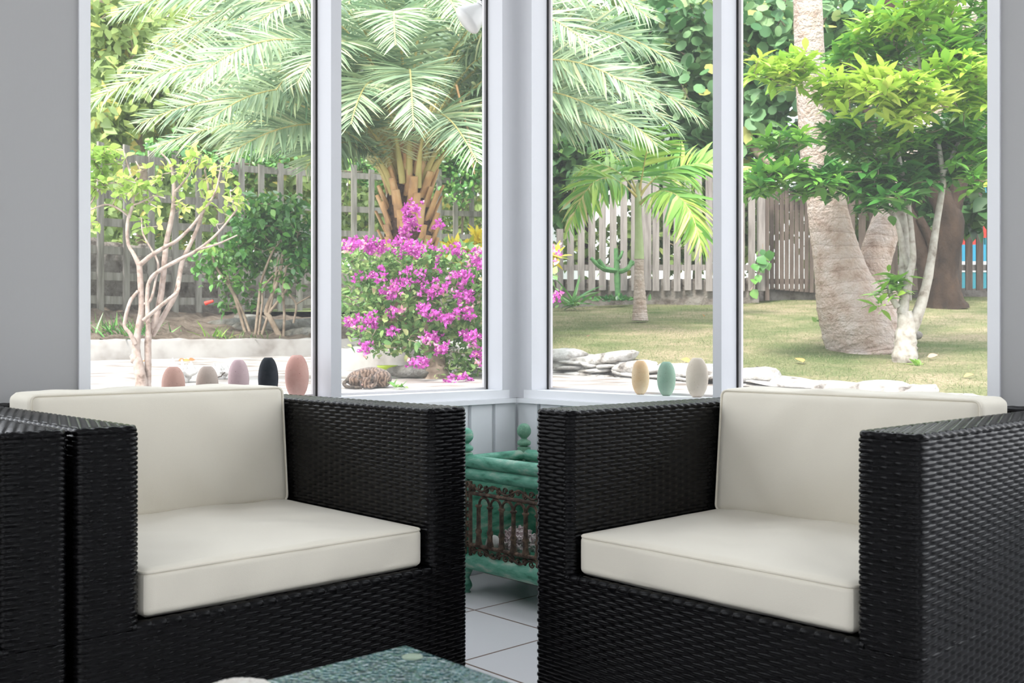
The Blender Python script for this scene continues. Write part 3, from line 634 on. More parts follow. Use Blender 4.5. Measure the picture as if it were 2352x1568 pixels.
T_PI = leaf_t(3, 0.038, 0.4, 0.12, 'blade'); T_PI2 = leaf_t(4, 0.075, 0.45, 0.30, 'blade'); T_OV2 = leaf_t(3, 0.32)
T_GR = leaf_t(2, 0.055, 0.3, 0.25, 'blade')
def cl(px, py, d, rx, ry, rd):      # an ellipsoidal cluster given in the photograph's pixels
    return (W(px, py, d), np.array([rx/F*d, rd, ry/F*d]))
def sample(c, n, shell=0.35):
    d = nz(RNG.normal(size=(n, 3))); r = RNG.uniform(shell, 1, (n, 1))**0.6
    return c[0] + d*r*c[1], d
def grow(skel, tips, r0=0.012, r1=0.003, mb=None, m=0, sag=0.15, rmax=0.4):
    """twigs that join every tip to the nearest existing wood, nearest tips first"""
    mb = mb or MB(); nodes = np.asarray(skel, float)
    order = np.argsort([np.min(np.linalg.norm(nodes - t, axis=1)) for t in tips])
    for i in order:
        t = tips[i]; dd = np.linalg.norm(nodes - t, axis=1) + np.clip(nodes[:, 2]-t[2], 0, 9)*0.6; j = int(np.argmin(dd)); a = nodes[j]
        ln = np.linalg.norm(t - a)
        if ln < 0.015: continue
        mid = (a + t)/2 + RNG.normal(size=3)*ln*0.07 + np.array([0, 0, -sag*ln*0.5])
        p = np.array([a, (a+mid)/2 + RNG.normal(size=3)*ln*0.02, mid, (mid+t)/2, t])
        mb.tube(p, np.linspace(min(r0, r1 + ln*0.02), r1, 5), 5, m=m, cap=False)
        nodes = np.vstack([nodes, p[1:]])
    return mb
def trunk(mb, pts, n=24, seg=10, jag=0.02, m=0, rf=None):
    P = np.array([W(x, y, d) for x, y, d, w in pts]); r = np.array([R(w, d) for x, y, d, w in pts])
    Q = spline(P, n); rr = np.interp(np.linspace(0, len(P)-1, n), np.arange(len(P)), r)
    mb.tube(Q, rr, seg, jag=jag, m=m, rf=rf); return Q
# ---------------------------------------------------------------- ground
def patio_z(y): return 0.1925 + 0.0427*y
def lawn_z(x, y): return -0.171 + 0.02*x + 0.104*y
a_ = np.linspace(-7.5, 9.0, 67); Aa, Bb = np.meshgrid(a_, a_, indexing='ij')
P = C0 + Aa[..., None]*U + Bb[..., None]*V; P[..., 2] = patio_z(P[..., 1]) + 0.004*RNG.normal(size=Aa.shape)
b = MB(); n = len(a_); i, j = np.meshgrid(np.arange(n-1), np.arange(n-1), indexing='ij'); i, j = i.ravel(), j.ravel()
keep = ((a_[i] > 0.10) | (a_[j] > 0.10)) & (P[i, j, 1] < 10.4) & (P[i+1, j+1, 1] > 0.5)
i, j = i[keep], j[keep]; b.add(P.reshape(-1, 3), np.stack([i*n+j, (i+1)*n+j, (i+1)*n+j+1, i*n+j+1], -1))
o = b.build('patio', M['patio']); tag(o, 'pale sandy concrete patio outside the left windows', 'patio', kind='structure')
edge = [(5.6, 2.2), (4.2, 3.6), (2.53, 5.5), (1.45, 6.75), (0.3, 8.0), (-0.5, 8.7), (-1.2, 9.4)]
E = spline(np.array([(x, y, 0) for x, y in edge]), 70)
rows = []
for t in np.linspace(0, 1, 60):
    far = np.stack([np.linspace(11.5, -1.0, 70), np.full(70, 13.6), np.zeros(70)], -1)
    q = E*(1-t) + far*t; q[:, 2] = lawn_z(q[:, 0], q[:, 1]) + 0.012*np.sin(q[:, 0]*3.1)*np.sin(q[:, 1]*2.3)
    rows.append(q)
b = MB(); b.grid(rows); o = b.build('lawn', M['lawn']); tag(o, 'sloping dry lawn behind the white rock wall', 'lawn', kind='structure')
# grass tufts over the lawn
n = 52000; tx = RNG.uniform(0, 1, n)**1.35; ky = RNG.uniform(0, 1, n); k = (ky*69).astype(int)
q = E[k]*(1-tx[:, None]) + np.stack([np.linspace(11.5, -1.0, 70)[k], np.full(n, 13.6), np.zeros(n)], -1)*tx[:, None]
q[:, :2] += RNG.normal(size=(n, 2))*0.12
q[:, 2] = lawn_z(q[:, 0], q[:, 1]) + 0.012*np.sin(q[:, 0]*3.1)*np.sin(q[:, 1]*2.3) - 0.004
msk = (q[:, 0] < 0.55*q[:, 1]+0.3) & ((q[:, 0]-2.53)*0.7466 + (q[:, 1]-5.5)*0.665 > 0.12); q = q[msk]
pn = 0.5 + 0.5*np.sin(q[:, 0]*1.9+1)*np.sin(q[:, 1]*2.3) 
b = MB(); scatter(b, T_GR, q, randdir(len(q), 1.6), RNG.uniform(0.018, 0.042, len(q)), pn*0.6 + RNG.uniform(0, 0.5, len(q)))
o = b.build('lawn_grass', M['grass']); tag(o, 'short dry grass blades covering the sloping lawn', 'grass', kind='stuff')
# beyond
b = MB(); X, Y = np.meshgrid(np.linspace(-16, 18, 30), np.linspace(13.3, 34, 30)); b.grid(np.stack([X, Y, 1.13 + 0.06*(Y-13)+0*X], -1))
o = b.build('ground', M['beyond']); tag(o, kind='structure', label='overgrown ground beyond the fences', cat='ground')
# planting bed behind the kerb
KL = np.array([W(-60, 785, 9.2), W(205, 785, 9.4), W(450, 782, 9.8), W(710, 775, 10.2), W(900, 770, 10.6), W(1130, 765, 11.0)]); KL = spline(KL, 60)
FL = np.array([W(x, 700, d) for x, d in ((-60, 9.0), (195, 10.5), (400, 11.9), (700, 13.9), (1115, 16.5))]); FL = spline(FL, 60)
FLx = FL.copy(); FLx[:, 1] = np.maximum(FL[:, 1], KL[:, 1]+0.9)
rows = []
kb = KL.copy(); kb[:, 2] = 0.765 + 0.012*(KL[:, 1]-9.4)
for t in np.linspace(0, 1.6, 30):
    q = kb*(1-t) + FLx*t; zt = kb[:, 2] + (1.10 + 0.05*np.maximum(0, FLx[:, 1]-13) - kb[:, 2])*min(t, 1)
    q[:, 2] = zt - 0.01 + 0.02*RNG.normal(size=60); rows.append(q)
b = MB(); b.grid(rows); tag(b.build('planting_bed', M['soil']), 'brown earth bed between the white kerb and the lattice fence', 'planting bed', kind='structure')
b = MB(); w_ = 0.16
rs_ = []
for (dy, z) in ((-0.0, -0.2), (0.0, 0.0), (0.012, 0.012), (w_-0.012, 0.014), (w_, 0.0), (w_, -0.2)):
    q = KL.copy(); q[:, 1] += dy - 0.09; q[:, 2] = kb[:, 2] + z + 0.006*RNG.normal(size=60)*(z > -0.1); rs_.append(q)
b.grid(rs_); tag(b.build('kerb', M['curb']), 'long low whitewashed kerb in front of the earth bed, left garden', 'kerb', kind='structure')
b = MB(); a = W(738, 848, 8.15); c = W(998, 848, 8.25)
xs = np.linspace(a[0], c[0], 26); top_ = 0.712 + 0.008*RNG.normal(size=26)
rs_ = [np.stack([xs, np.full(26, 8.15+dy)+0.01*RNG.normal(size=26), (top_ if z else np.full(26, 0.48)) + 0], -1) for dy, z in ((0, 0), (0, 1), (0.3, 1), (0.3, 0))]
rs_[1][:, 2] -= 0.006; b.grid(rs_)
for e in (0, -1): b.add(np.array([r[e] for r in rs_]), [[0, 1, 2, 3]])
tag(b.build('kerb_block', M['curb']), 'short whitewashed block behind the sleeping cat', 'kerb')
b = MB(); rs2 = []
for t in np.linspace(0, 1, 14):
    x = np.linspace(W(775, 0, 8.5)[0], W(1120, 0, 8.5)[0]+0.5, 40); y = 8.42 + t*2.6
    rs2.append(np.stack([x, np.full(40, y), 0.70 + 0.05*math.sin(math.pi*t*0.5) + 0.025*RNG.normal(size=40)*(0 < t < 1)], -1))
rs2.insert(0, rs2[0]*[1, 1, 0] + [0, -0.0, 0.45])
b.grid(rs2); tag(b.build('rubble_bank', M['rock']), 'grey rubble bank behind the whitewashed block', 'rubble', kind='stuff')
BK = FL.copy(); BK[:, 1] += 1.1
b = MB(); b.grid([np.stack([BK[:, 0], BK[:, 1]+dy+0.02*RNG.normal(size=60), zz + 0.02*RNG.normal(size=60)], -1) for dy, zz in ((0, .9), (0, 1.2), (0.02, 1.5), (0.05, 1.84), (0.4, 1.86), (0.5, 1.2))])
tag(b.build('bank_wall', M['masonry']), 'brown rubble bank behind the lattice fence', 'bank', kind='structure')
# ---------------------------------------------------------------- rock wall
def stone(mb, c, r, ang_, p=3.0, m=0):
    n, k = 14, 9; ph = np.linspace(0, np.pi, k); th = np.linspace(0, 2*np.pi, n, endpoint=False)
    v = np.stack([np.sin(ph)[:, None]*np.cos(th), np.sin(ph)[:, None]*np.sin(th), np.cos(ph)[:, None]*np.ones(n)], -1)
    v = v/ (np.sum(np.abs(v)**p, -1, keepdims=True)**(1/p))
    q = RNG.uniform(0, 6, 4)
    v = v*(1 + 0.10*np.sin(3*v[..., :1]+q[0])*np.sin(2.5*v[..., 2:]+q[1]) + 0.06*np.sin(6*v[..., 1:2]+q[2])) + 0.03*RNG.normal(size=v.shape)
    v = v*np.asarray(r); ca, sa = math.cos(ang_), math.sin(ang_); tl = RNG.normal()*0.06
    v = np.stack([v[..., 0]*ca - v[..., 1]*sa, v[..., 0]*sa + v[..., 1]*ca, v[..., 2] + v[..., 0]*tl], -1)
    mb.grid((v + np.asarray(c))[::-1], m, close=True)
b = MB(); seg = np.cumsum(np.r_[0, np.linalg.norm(np.diff(E[:, :2], axis=0), axis=1)]); tot = seg[-1]
def epos(s): return np.array([np.interp(s, seg, E[:, 0]), np.interp(s, seg, E[:, 1])])
for lev in (0, 1, 2, 4):
    s = RNG.uniform(0, 0.2)
    while s < tot-0.1:
        p = epos(s); d = epos(s+0.05)-p; an = math.atan2(d[1], d[0]); nrm = np.array([d[1], -d[0]])/0.05
        if nrm[1] > 0: nrm = -nrm
        z1 = lawn_z(*p)+0.035; z0 = patio_z(p[1])-0.03; hh = (z1-z0)
        if lev == 4: ln = RNG.uniform(0.22, 0.5); hz = RNG.uniform(0.045, 0.065); z = z1-hz+0.012*RNG.normal(); dp = 0.13; off = 0.0
        else:
            f = hh-0.06; ln = RNG.uniform(0.10, 0.34); hz = f/3*RNG.uniform(0.40, 0.52); z = z0 + f*(lev+0.5)/3; dp = 0.10; off = 0.05
        q = p - nrm*(-0.03 if lev == 4 else 0) ; q = p + nrm*(0.0 if lev == 4 else 0.045) + nrm*0.012*RNG.normal()
        stone(b, (q[0], q[1], z), (ln/2, dp, hz), an, 3.2)
        s += ln*RNG.uniform(0.92, 1.02)
for k in range(69):                                            # packed core of the wall
    p, q2 = E[k], E[k+1]; d = nz((q2-p)[:2]); nrm = np.array([d[1], -d[0]]); nrm = nrm if nrm[1] < 0 else -nrm
    P4 = [p[:2]+nrm*0.06, q2[:2]+nrm*0.06, q2[:2]-nrm*0.2, p[:2]-nrm*0.2]
    b.add([[x[0], x[1], patio_z(x[1])-0.1] for x in P4] + [[x[0], x[1], lawn_z(*x)-0.005] for x in P4], [[0, 1, 5, 4], [4, 5, 6, 7]])
tag(b.build('rock_wall', M['limestone']), 'low dry-stacked wall of white limestone rocks edging the lawn', 'rock wall')
# fallen leaves and a pebble on the wall and lawn
def put(name, tmpl, px, py, size, mat_, rnd, lab, cat, grp):
    lo, hi = 3.0, 13.5
    for _ in range(50):
        d = (lo+hi)/2; p = W(px, py, d); z = lawn_z(p[0], d)
        if p[2] > z: lo = d
        else: hi = d
    b = MB(); a = RNG.uniform(0, 6.28); scatter(b, tmpl, np.array([p]) + [0, 0, 0.02], np.array([[math.cos(a), math.sin(a)*0.6, 0.25]]), [size], [rnd], ups=np.array([[0.2, -0.7, 0.7]]))
    return tag(b.build(name, M[mat_], loc=tuple(p)), lab, cat, grp)
for px, py, s, r_, lab in ((1587, 836, 0.075, 0.5, 'orange fallen leaf on the lawn edge behind the cream vase'), (1845, 838, 0.10, 0.35, 'long orange fallen leaf on the lawn left of the palm base'), (2130, 826, 0.07, 0.9, 'pinkish fallen leaf right of the pale shrub base'), (2213, 872, 0.06, 0.6, 'orange fallen leaf on the lawn near the right window edge'),
                          (1350, 778, 0.05, 0.95, 'pale pink fallen leaf on the middle of the lawn'), (1616, 730, 0.06, 0.6, 'small orange fallen leaf near the fence, left of the window post')):
    put('fallen_leaf', T_OV, px, py, s, 'deadleaf', r_, lab, 'leaf', 'fallen leaves on the lawn')
# ---------------------------------------------------------------- fences
tf = thing('lattice_fence', 'tall weathered grey fence of spaced boards and rails behind the left garden and palm', 'fence', tuple(FL[10]*[1, 1, 0] + [0, 0, 1.1]))
def fpt(px):
    x = (px-CX)/F; r = FL[:, 0]/FL[:, 1]; d = np.interp(x, r, FL[:, 1]); return np.array([x*d, d])
def ztop(d): return 2.84 + (d-11)*0.11
def zbot(d): return 1.10 + max(0, (d-11))*0.03
px = -40; pxs = []
while px < 1135: pxs.append(px); d = fpt(px)[1]; px += 0.27/d*F*(0.92 if px > 500 else 1.0)
base = None
for px in pxs:
    p = fpt(px); d = p[1]; e = nz(fpt(px+10)-fpt(px-10)); b = MB()
    def MF(v, p=p, e=e): v = np.asarray(v); return np.stack([p[0]+v[:, 0]*e[0]+v[:, 1]*e[1], p[1]+v[:, 0]*e[1]-v[:, 1]*e[0], v[:, 2]], -1)
    b.box((-0.046, 0.02, zbot(d)-0.03), (0.046, 0.042, ztop(d)+0.04*RNG.normal()), MF); b.build('board', M['weathered2'], tf, smooth=False)
for k, fz in enumerate((0.055, 0.20, 0.36, 0.53, 0.70, 0.935)):
    xs = np.linspace(-60, 1135, 14); b = MB(); rr = []
    for (dy, dz) in ((0.02, -0.042), (0.02, 0.042), (-0.02, 0.042), (-0.02, -0.042), (0.02, -0.042)):
        row = []
        for x in xs:
            p = fpt(x); e = nz(fpt(x+10)-fpt(x-10)); z = zbot(p[1]) + (ztop(p[1])-zbot(p[1]))*fz
            row.append([p[0]+dy*e[1]*0.95, p[1]-dy*e[0]*0.95, z+dz])
        rr.append(row)
    b.grid(rr); b.build('rail', M['weathered2'], tf, smooth=False)
pf = thing('picket_fence', 'weathered grey picket fence on a stone footing behind the small palm', 'fence', tuple(W(1450, 700, 13.0)))
lefts = [1278+24.45*k for k in range(15)] + [1253, 1229, 1645, 1669, 1694, 1718] + [1898+24.5*k for k in range(17)]
for x in lefts:
    w = 15.5 if abs(x-1473.6) > 2 else 22; yt = (405 if x > 1335 else 530 - (x-1278)*0.9) if x < 1640 else 425; yt += RNG.normal()*4
    a, c = W(x, 667, 13.0), W(x+w, yt, 13.0); b = MB(); b.box((a[0], 12.975, a[2]+0.006*RNG.normal()), (c[0], 12.997, c[2])); b.build('picket', M['weathered'] if x < 1740 else M['gatewood'], pf, smooth=False)
for x0, x1 in ((1225, 1742), (1892, 2320)):
    for y0, y1 in ((608, 621),):
        a, c = W(x0, y1, 13.03), W(x1, y0, 13.03); b = MB(); b.box((a[0], 12.9985, a[2]), (c[0], 13.04, c[2])); b.build('rail', M['weathered'], pf, smooth=False)
for x0, x1 in ((1473, 1491), (2178, 2196)):
    a, c = W(x0, 690, 13.1), W(x1, 400, 13.1); b = MB(); b.box((a[0], 13.045, 1.1), (c[0], 13.13, c[2])); b.build('post', M['gatewood'], pf, smooth=False)
b = MB(); xs = np.linspace(W(1200, 0, 13)[0], W(1745, 0, 13)[0], 60)
rs_ = [np.stack([xs, 13.03+dy+0.012*RNG.normal(size=60), zz + 0.008*RNG.normal(size=60)], -1) for dy, zz in ((0.012, 1.1), (0.012, 1.3), (0.012, 1.50), (0.014, 1.555), (0.3, 1.56), (0.3, 1.1))]
b.grid(rs_); tag(b.build('garden_wall', M['masonry']), 'low cracked masonry wall under the pickets behind the small palm', 'garden wall', kind='structure')
b = MB(); xs = np.linspace(W(1742, 0, 13)[0], W(2330, 0, 13)[0], 50)  # stretch behind the gate is added to stand for the dark shadow there
rs_ = [np.stack([xs, 13.36+dy+0.012*RNG.normal(size=50), zz + 0.01*RNG.normal(size=50)], -1) for dy, zz in ((0, 1.1), (0, 1.3), (0, 1.44), (0.3, 1.45), (0.3, 1.1))]
b.grid(rs_); tag(b.build('garden_wall', M['masonry']), 'masonry footing under the far right fence, run behind the gate as its dark shadow', 'garden wall', kind='structure')
gt = thing('garden_gate', 'brown slatted wooden gate between posts left of the coconut palm', 'gate', tuple(W(1800, 680, 13.3)))
for x0, x1, d, mt, yb in ((1742, 1757.5, 12.94, 'weathered', 668), (1757.8, 1767, 12.96, 'gatewood', 690)):
    a, c = W(x0, yb, d), W(x1, 425, d); b = MB(); b.box((a[0], d, a[2]), (c[0], d+0.09, c[2])); b.build('post', M[mt], gt, smooth=False)
for k in range(12):
    x = 1768.5 + 11.4*k; yb = 664 + k*0.95; d = 13.25; a, c = W(x, yb, d), W(x+9.6, 432+RNG.normal(), d); b = MB(); b.box((a[0], d, a[2]), (c[0], d+0.02, c[2])); b.build('slat', M['gatewood'], gt, smooth=False)
for y in (640, 470):
    a, c = W(1767, y+12, 13.28), W(1905, y, 13.28); b = MB(); b.box((a[0], 13.275, a[2]), (c[0], 13.31, c[2])); b.build('rail', M['gatewood'], gt, smooth=False)
# ---------------------------------------------------------------- palms
def frond(root, Pb, mat_, ln=0.40, pairs=58, start=0.26, T=None, e=0.42, r0=0.035, tip=0.004, name='frond', a0=68, a1=22, base=0.35, droop=0.2, spines=True, wv=0.1, twist=0.0):
    n = 60; Q = bez(*Pb, n); Tn = nz(np.gradient(Q, axis=0)); b = MB()
    rad = np.where(np.linspace(0, 1, n) < start, np.interp(np.linspace(0, 1, n), [0, start], [r0, r0*0.38]), np.interp(np.linspace(0, 1, n), [start, 1], [r0*0.38, tip]))
    b.tube(Q, rad, 6, m=1, cap=False)
    t = np.linspace(start, 0.995, pairs); idx = t*(n-1); i0 = np.clip(idx.astype(int), 0, n-2); fr = (idx-i0)[:, None]
    P = Q[i0]*(1-fr)+Q[i0+1]*fr; X = nz(Tn[i0]*(1-fr)+Tn[i0+1]*fr)
    S = nz(np.cross(X, np.tile([0, 0, 1.0], (pairs, 1)) + 1e-3)); Nn = np.cross(S, X)
    ph = -X[:, :1]*twist; S, Nn = S*np.cos(ph) + Nn*np.sin(ph), Nn*np.cos(ph) - S*np.sin(ph)
    u = (t-start)/(1-start)
    for sg in (-1, 1):
        a = np.radians(a0 + (a1-a0)*u**1.1) + RNG.normal(size=pairs)*0.07; el = e*(1-0.3*u) + RNG.normal(size=pairs)*0.16
        D = X*np.cos(a)[:, None] + (S*sg*np.cos(el)[:, None] + Nn*np.sin(el)[:, None])*np.sin(a)[:, None]; D[:, 2] -= droop
        L_ = ln*(0.35 + 0.65*np.sin(np.pi*np.clip(0.12+0.86*u, 0, 1))**0.6)*(1 - 0.35*u**3)*RNG.uniform(0.9, 1.08, pairs)
        scatter(b, T or T_PI, P, D, L_, base + 0.25*RNG.normal(size=pairs) + 0.25*u, ups=Nn + RNG.normal(size=(pairs, 3))*0.3, wv=wv)
    if spines:
        m_ = 12; t = np.linspace(start*0.55, start, m_); i0 = (t*(n-1)).astype(int); S = nz(np.cross(Tn[i0], np.tile([0, 0, 1.0], (m_, 1)) + 1e-3)); Nn = np.cross(S, Tn[i0])
        for sg in (-1, 1):
            D = Tn[i0]*0.5 + S*sg + Nn*RNG.uniform(-0.3, 0.6, (m_, 1)); scatter(b, T_PI, Q[i0], D, RNG.uniform(0.12, 0.26, m_), np.full(m_, 0.97))
    return b.build(name, [mat_, M['rachis']], root)
DP = 9.5
dp = thing('date_palm', 'large date palm with arching blue-green fronds and orange cut leaf bases behind the bougainvillea', 'palm', tuple(W(940, 800, DP)*[1, 1, 0] + [0, 0, 0.72]))
b = MB(); trunk(b, [(942, 815, DP, 150), (940, 600, DP, 120), (940, 480, DP, 105), (938, 400, DP, 90), (938, 330, DP, 60), (938, 280, DP, 30)], 24, 16, 0.04)
b.build('trunk', M['fibre'], dp)
k = 0
for ring in range(10):
    yc = 640 - ring*29
    for q in range(9):
        an = (q + (ring % 2)*0.5)/9*2*math.pi + ring*0.22; k += 1
        if math.sin(an) > 0.55: continue
        r = R(108 - ring*1.5, DP); c = W(940, yc, DP) + np.array([r*math.cos(an), r*math.sin(an), 0]); o = np.array([math.cos(an), math.sin(an), 0])
        ln = RNG.uniform(0.24, 0.36); up = nz(o*RNG.uniform(0.30, 0.55) + np.array([0, 0, 1.0])); t_ = np.cross([0, 0, 1.0], o); nn = np.cross(t_, up)
        wb, wt = 0.062, 0.036*RNG.uniform(0.8, 1.2); P = []
        for s, w, th_ in ((-0.10, wb*1.1, 0.025), (0.2*ln, wb*0.85, 0.022), (0.7*ln, wt*1.05, 0.018), (ln, wt, 0.014)):
            cc = c + up*s - o*0.03; P.append([cc - t_*w, cc - t_*w*0.5 - nn*th_, cc + t_*w*0.5 - nn*th_, cc + t_*w, cc + t_*w*0.5 + nn*th_*0.5, cc - t_*w*0.5 + nn*th_*0.5])
        b = MB(); b.grid(P, close=True); b.add(P[-1], [[0, 1, 2, 3], [0, 3, 4, 5]]); b.build('leaf_base', M['boot'], dp)
def FP(p0, p1, p2, p3): return [W(*p) for p in (p0, p1, p2, p3)]
cb = lambda s, y=410, dd=0.0: (940+s, y, DP-0.12+dd)
FR = [ (cb(-32), (810, 150, 9.2), (480, 60, 8.8), (205, 238, 8.5)), (cb(-30, 400), (820, 40, 9.0), (610, 30, 8.0), (440, 190, 7.5)), (cb(-25, 390, .2), (820, 60, 10), (520, 20, 10.2), (300, 155, 10.2)),
  (cb(-25, 380, .2), (800, -60, 9.8), (480, -80, 9.5), (262, 36, 9.3)), (cb(-30, 420), (850, 200, 9.0), (640, 140, 8.3), (480, 278, 7.9)), (cb(-34, 430), (800, 220, 9.3), (560, 170, 9.2), (322, 284, 9.1)),
  (cb(-36, 440), (820, 270, 9.5), (600, 230, 9.7), (362, 338, 9.8)), (cb(-34, 440), (850, 270, 9.0), (690, 240, 8.4), (530, 352, 8.0)), (cb(-20, 380), (880, 0, 9), (740, -80, 8), (597, 50, 7.5)), (cb(-24, 390), (880, 60, 9), (770, 30, 7.9), (684, 190, 7.2)),
  (cb(0, 400, -.1), (942, 120, 8.9), (938, 90, 7.6), (950, 292, 7.0)), (cb(-5, 390, -.1), (930, 40, 9), (893, -60, 7.9), (909, 104, 7.2)), (cb(-15, 420, -.1), (895, 180, 9), (850, 110, 8), (806, 285, 7.4)), (cb(20, 430, -.1), (965, 240, 9), (1010, 200, 8), (1096, 372, 7.3)),
  (cb(15, 380), (1000, 20, 9.2), (1190, -60, 8.6), (1362, 112, 8.1)), (cb(20, 390), (1040, 80, 9.5), (1340, -20, 9.4), (1548, 148, 9.3)), (cb(25, 400), (1050, 130, 9), (1300, 50, 8.5), (1500, 243, 8.2)), (cb(28, 410), (1060, 190, 9.5), (1370, 70, 9.5), (1612, 275, 9.5)),
  (cb(30, 420), (1050, 190, 9), (1240, 150, 8.6), (1416, 280, 8.4)), (cb(32, 430), (1060, 240, 9.2), (1280, 190, 8.9), (1442, 355, 8.8)), (cb(32, 420), (1080, 230, 9.7), (1370, 180, 9.4), (1510, 335, 9.2)), (cb(20, 370, .2), (1050, -60, 9.6), (1310, -120, 9.3), (1492, 42, 9.0)),
  (cb(32, 440), (1000, 280, 9.4), (1100, 220, 9.0), (1215, 330, 8.8)), (cb(-34, 440, .2), (830, 290, 10), (740, 270, 10.4), (600, 350, 10.8)), (cb(-10, 380, .3), (900, 100, 10.4), (820, 20, 11), (720, 160, 11.6)), (cb(10, 380, .3), (980, 100, 10.4), (1060, 30, 11), (1180, 180, 11.8)),
  (cb(-28, 370, .3), (850, 0, 10), (640, -90, 10.5), (430, 60, 10.8)), (cb(-20, 370, .1), (870, -40, 9.6), (700, -160, 9.2), (520, -20, 9)), (cb(20, 360, .3), (1010, 0, 10.2), (1200, -100, 10.6), (1400, 40, 10.9)), (cb(0, 350, .1), (950, 0, 9.7), (1000, -120, 9.0), (1060, 60, 8.2)),
  (cb(-8, 350, .2), (915, 0, 9.8), (850, -160, 9.4), (790, 40, 8.8)), (cb(5, 340, .2), (960, -40, 9.8), (1080, -160, 9.6), (1180, 20, 9.2)), (cb(-5, 340, .3), (930, -40, 10), (900, -200, 10.2), (860, -60, 10.6)), (cb(10, 410, .35), (990, 200, 10.2), (1080, 130, 10.8), (1130, 280, 11.4)), (cb(-10, 410, .35), (890, 200, 10.2), (810, 120, 10.9), (760, 300, 11.4)),
  (cb(-36, 450), (850, 310, 9.3), (780, 290, 9.0), (700, 390, 8.6)), (cb(-34, 440, .1), (840, 240, 9.8), (660, 200, 9.9), (500, 320, 10.2)),
  (cb(-30, 410, .1), (820, 140, 9.7), (600, 90, 9.9), (400, 230, 10.1)), (cb(-26, 390, .1), (840, 90, 9.5), (660, 20, 9.3), (560, 170, 9.0)), (cb(-26, 400), (850, 120, 9.2), (700, 60, 8.6), (610, 250, 8.2)), (cb(26, 400, .1), (1040, 140, 9.7), (1250, 40, 9.8), (1450, 190, 10)), (cb(26, 400), (1030, 100, 9.2), (1200, 20, 8.9), (1330, 200, 8.7)),
  (cb(26, 380, .1), (1030, 20, 9.6), (1260, -70, 9.5), (1440, 110, 9.6)), (cb(30, 410, .1), (1060, 160, 9.9), (1340, 120, 10), (1560, 300, 10.2)), (cb(28, 400, .1), (1040, 100, 9.6), (1300, 90, 9.7), (1500, 200, 10)), (cb(24, 370, .1), (1020, -20, 9.8), (1260, -160, 9.8), (1480, -30, 9.9)),
  (cb(-28, 400, .1), (830, 110, 9.8), (560, 60, 9.9), (330, 210, 10)), (cb(-26, 390, .1), (840, 40, 9.9), (560, -10, 10), (360, 90, 10.2)), (cb(-24, 380, .1), (860, -20, 9.7), (640, -60, 9.5), (440, 60, 9.5))]
for f in FR: frond(dp, FP(*f), M['frond'], ln=0.50, pairs=84, e=0.34, a0=74, a1=34, start=0.22, droop=0.16, twist=0.95, base=0.42)
b = MB(); b.tube([W(1048, 195, 8.9), W(1075, 300, 8.8), W(1090, 400, 8.8)], [0.012, 0.009, 0.006], 5); b.build('hanging_leaflet', M['boot'], dp)
# small Christmas palm
AP = 10.5
ap = thing('small_palm', 'small slender palm with a green crownshaft and drooping bright fronds on the lawn', 'palm', tuple(W(1470, 733, AP)))
b = MB(); rg = lambda t, th: 1 + 0.035*np.sin(t*2*np.pi*17)
trunk(b, [(1470, 736, AP, 38), (1470, 715, AP, 33), (1469, 670, AP, 27), (1468, 630, AP, 22), (1468, 594, AP, 21)], 70, 14, 0.0, rf=rg); b.build('trunk', M['coco'], ap)
M['shaft'] = noisy('pale_green_crownshaft', [(0.3, (0.30, 0.40, 0.17)), (0.7, (0.45, 0.52, 0.30))], 6, rough=0.5)
b = MB(); trunk(b, [(1468, 595, AP, 23), (1468, 560, AP, 20), (1466, 500, AP, 16), (1465, 450, AP, 14), (1466, 420, AP, 8)], 20, 12, 0.0); b.build('crownshaft', M['shaft'], ap)
AF = [((1465, 455, AP), (1410, 395, AP-.2), (1355, 370, AP-.4), (1305, 530, AP-.5)), ((1466, 450, AP), (1420, 380, AP), (1380, 360, AP+.1), (1320, 400, AP+.3)), ((1468, 470, AP), (1520, 410, AP-.4), (1590, 430, AP-.7), (1612, 580, AP-.8)),
      ((1470, 450, AP), (1510, 380, AP), (1600, 355, AP), (1735, 400, AP)), ((1468, 440, AP), (1480, 380, AP-.1), (1486, 330, AP-.3), (1500, 295, AP-.5)), ((1466, 445, AP), (1440, 380, AP+.3), (1400, 330, AP+.6), (1370, 345, AP+.8)), ((1470, 450, AP), (1500, 400, AP+.3), (1560, 370, AP+.7), (1600, 420, AP+1.0))]
for k, f in enumerate(AF): frond(ap, FP(*f), M['frond2'], ln=0.42 if k != 5 else 0.3, pairs=34 if k in (0, 2, 3) else 24, start=0.2, T=T_PI2, twist=0.8, e=0.15, r0=0.02, a0=72, a1=30, base=0.4, droop=0.25 if k != 3 else -0.15, spines=False, wv=0.2)
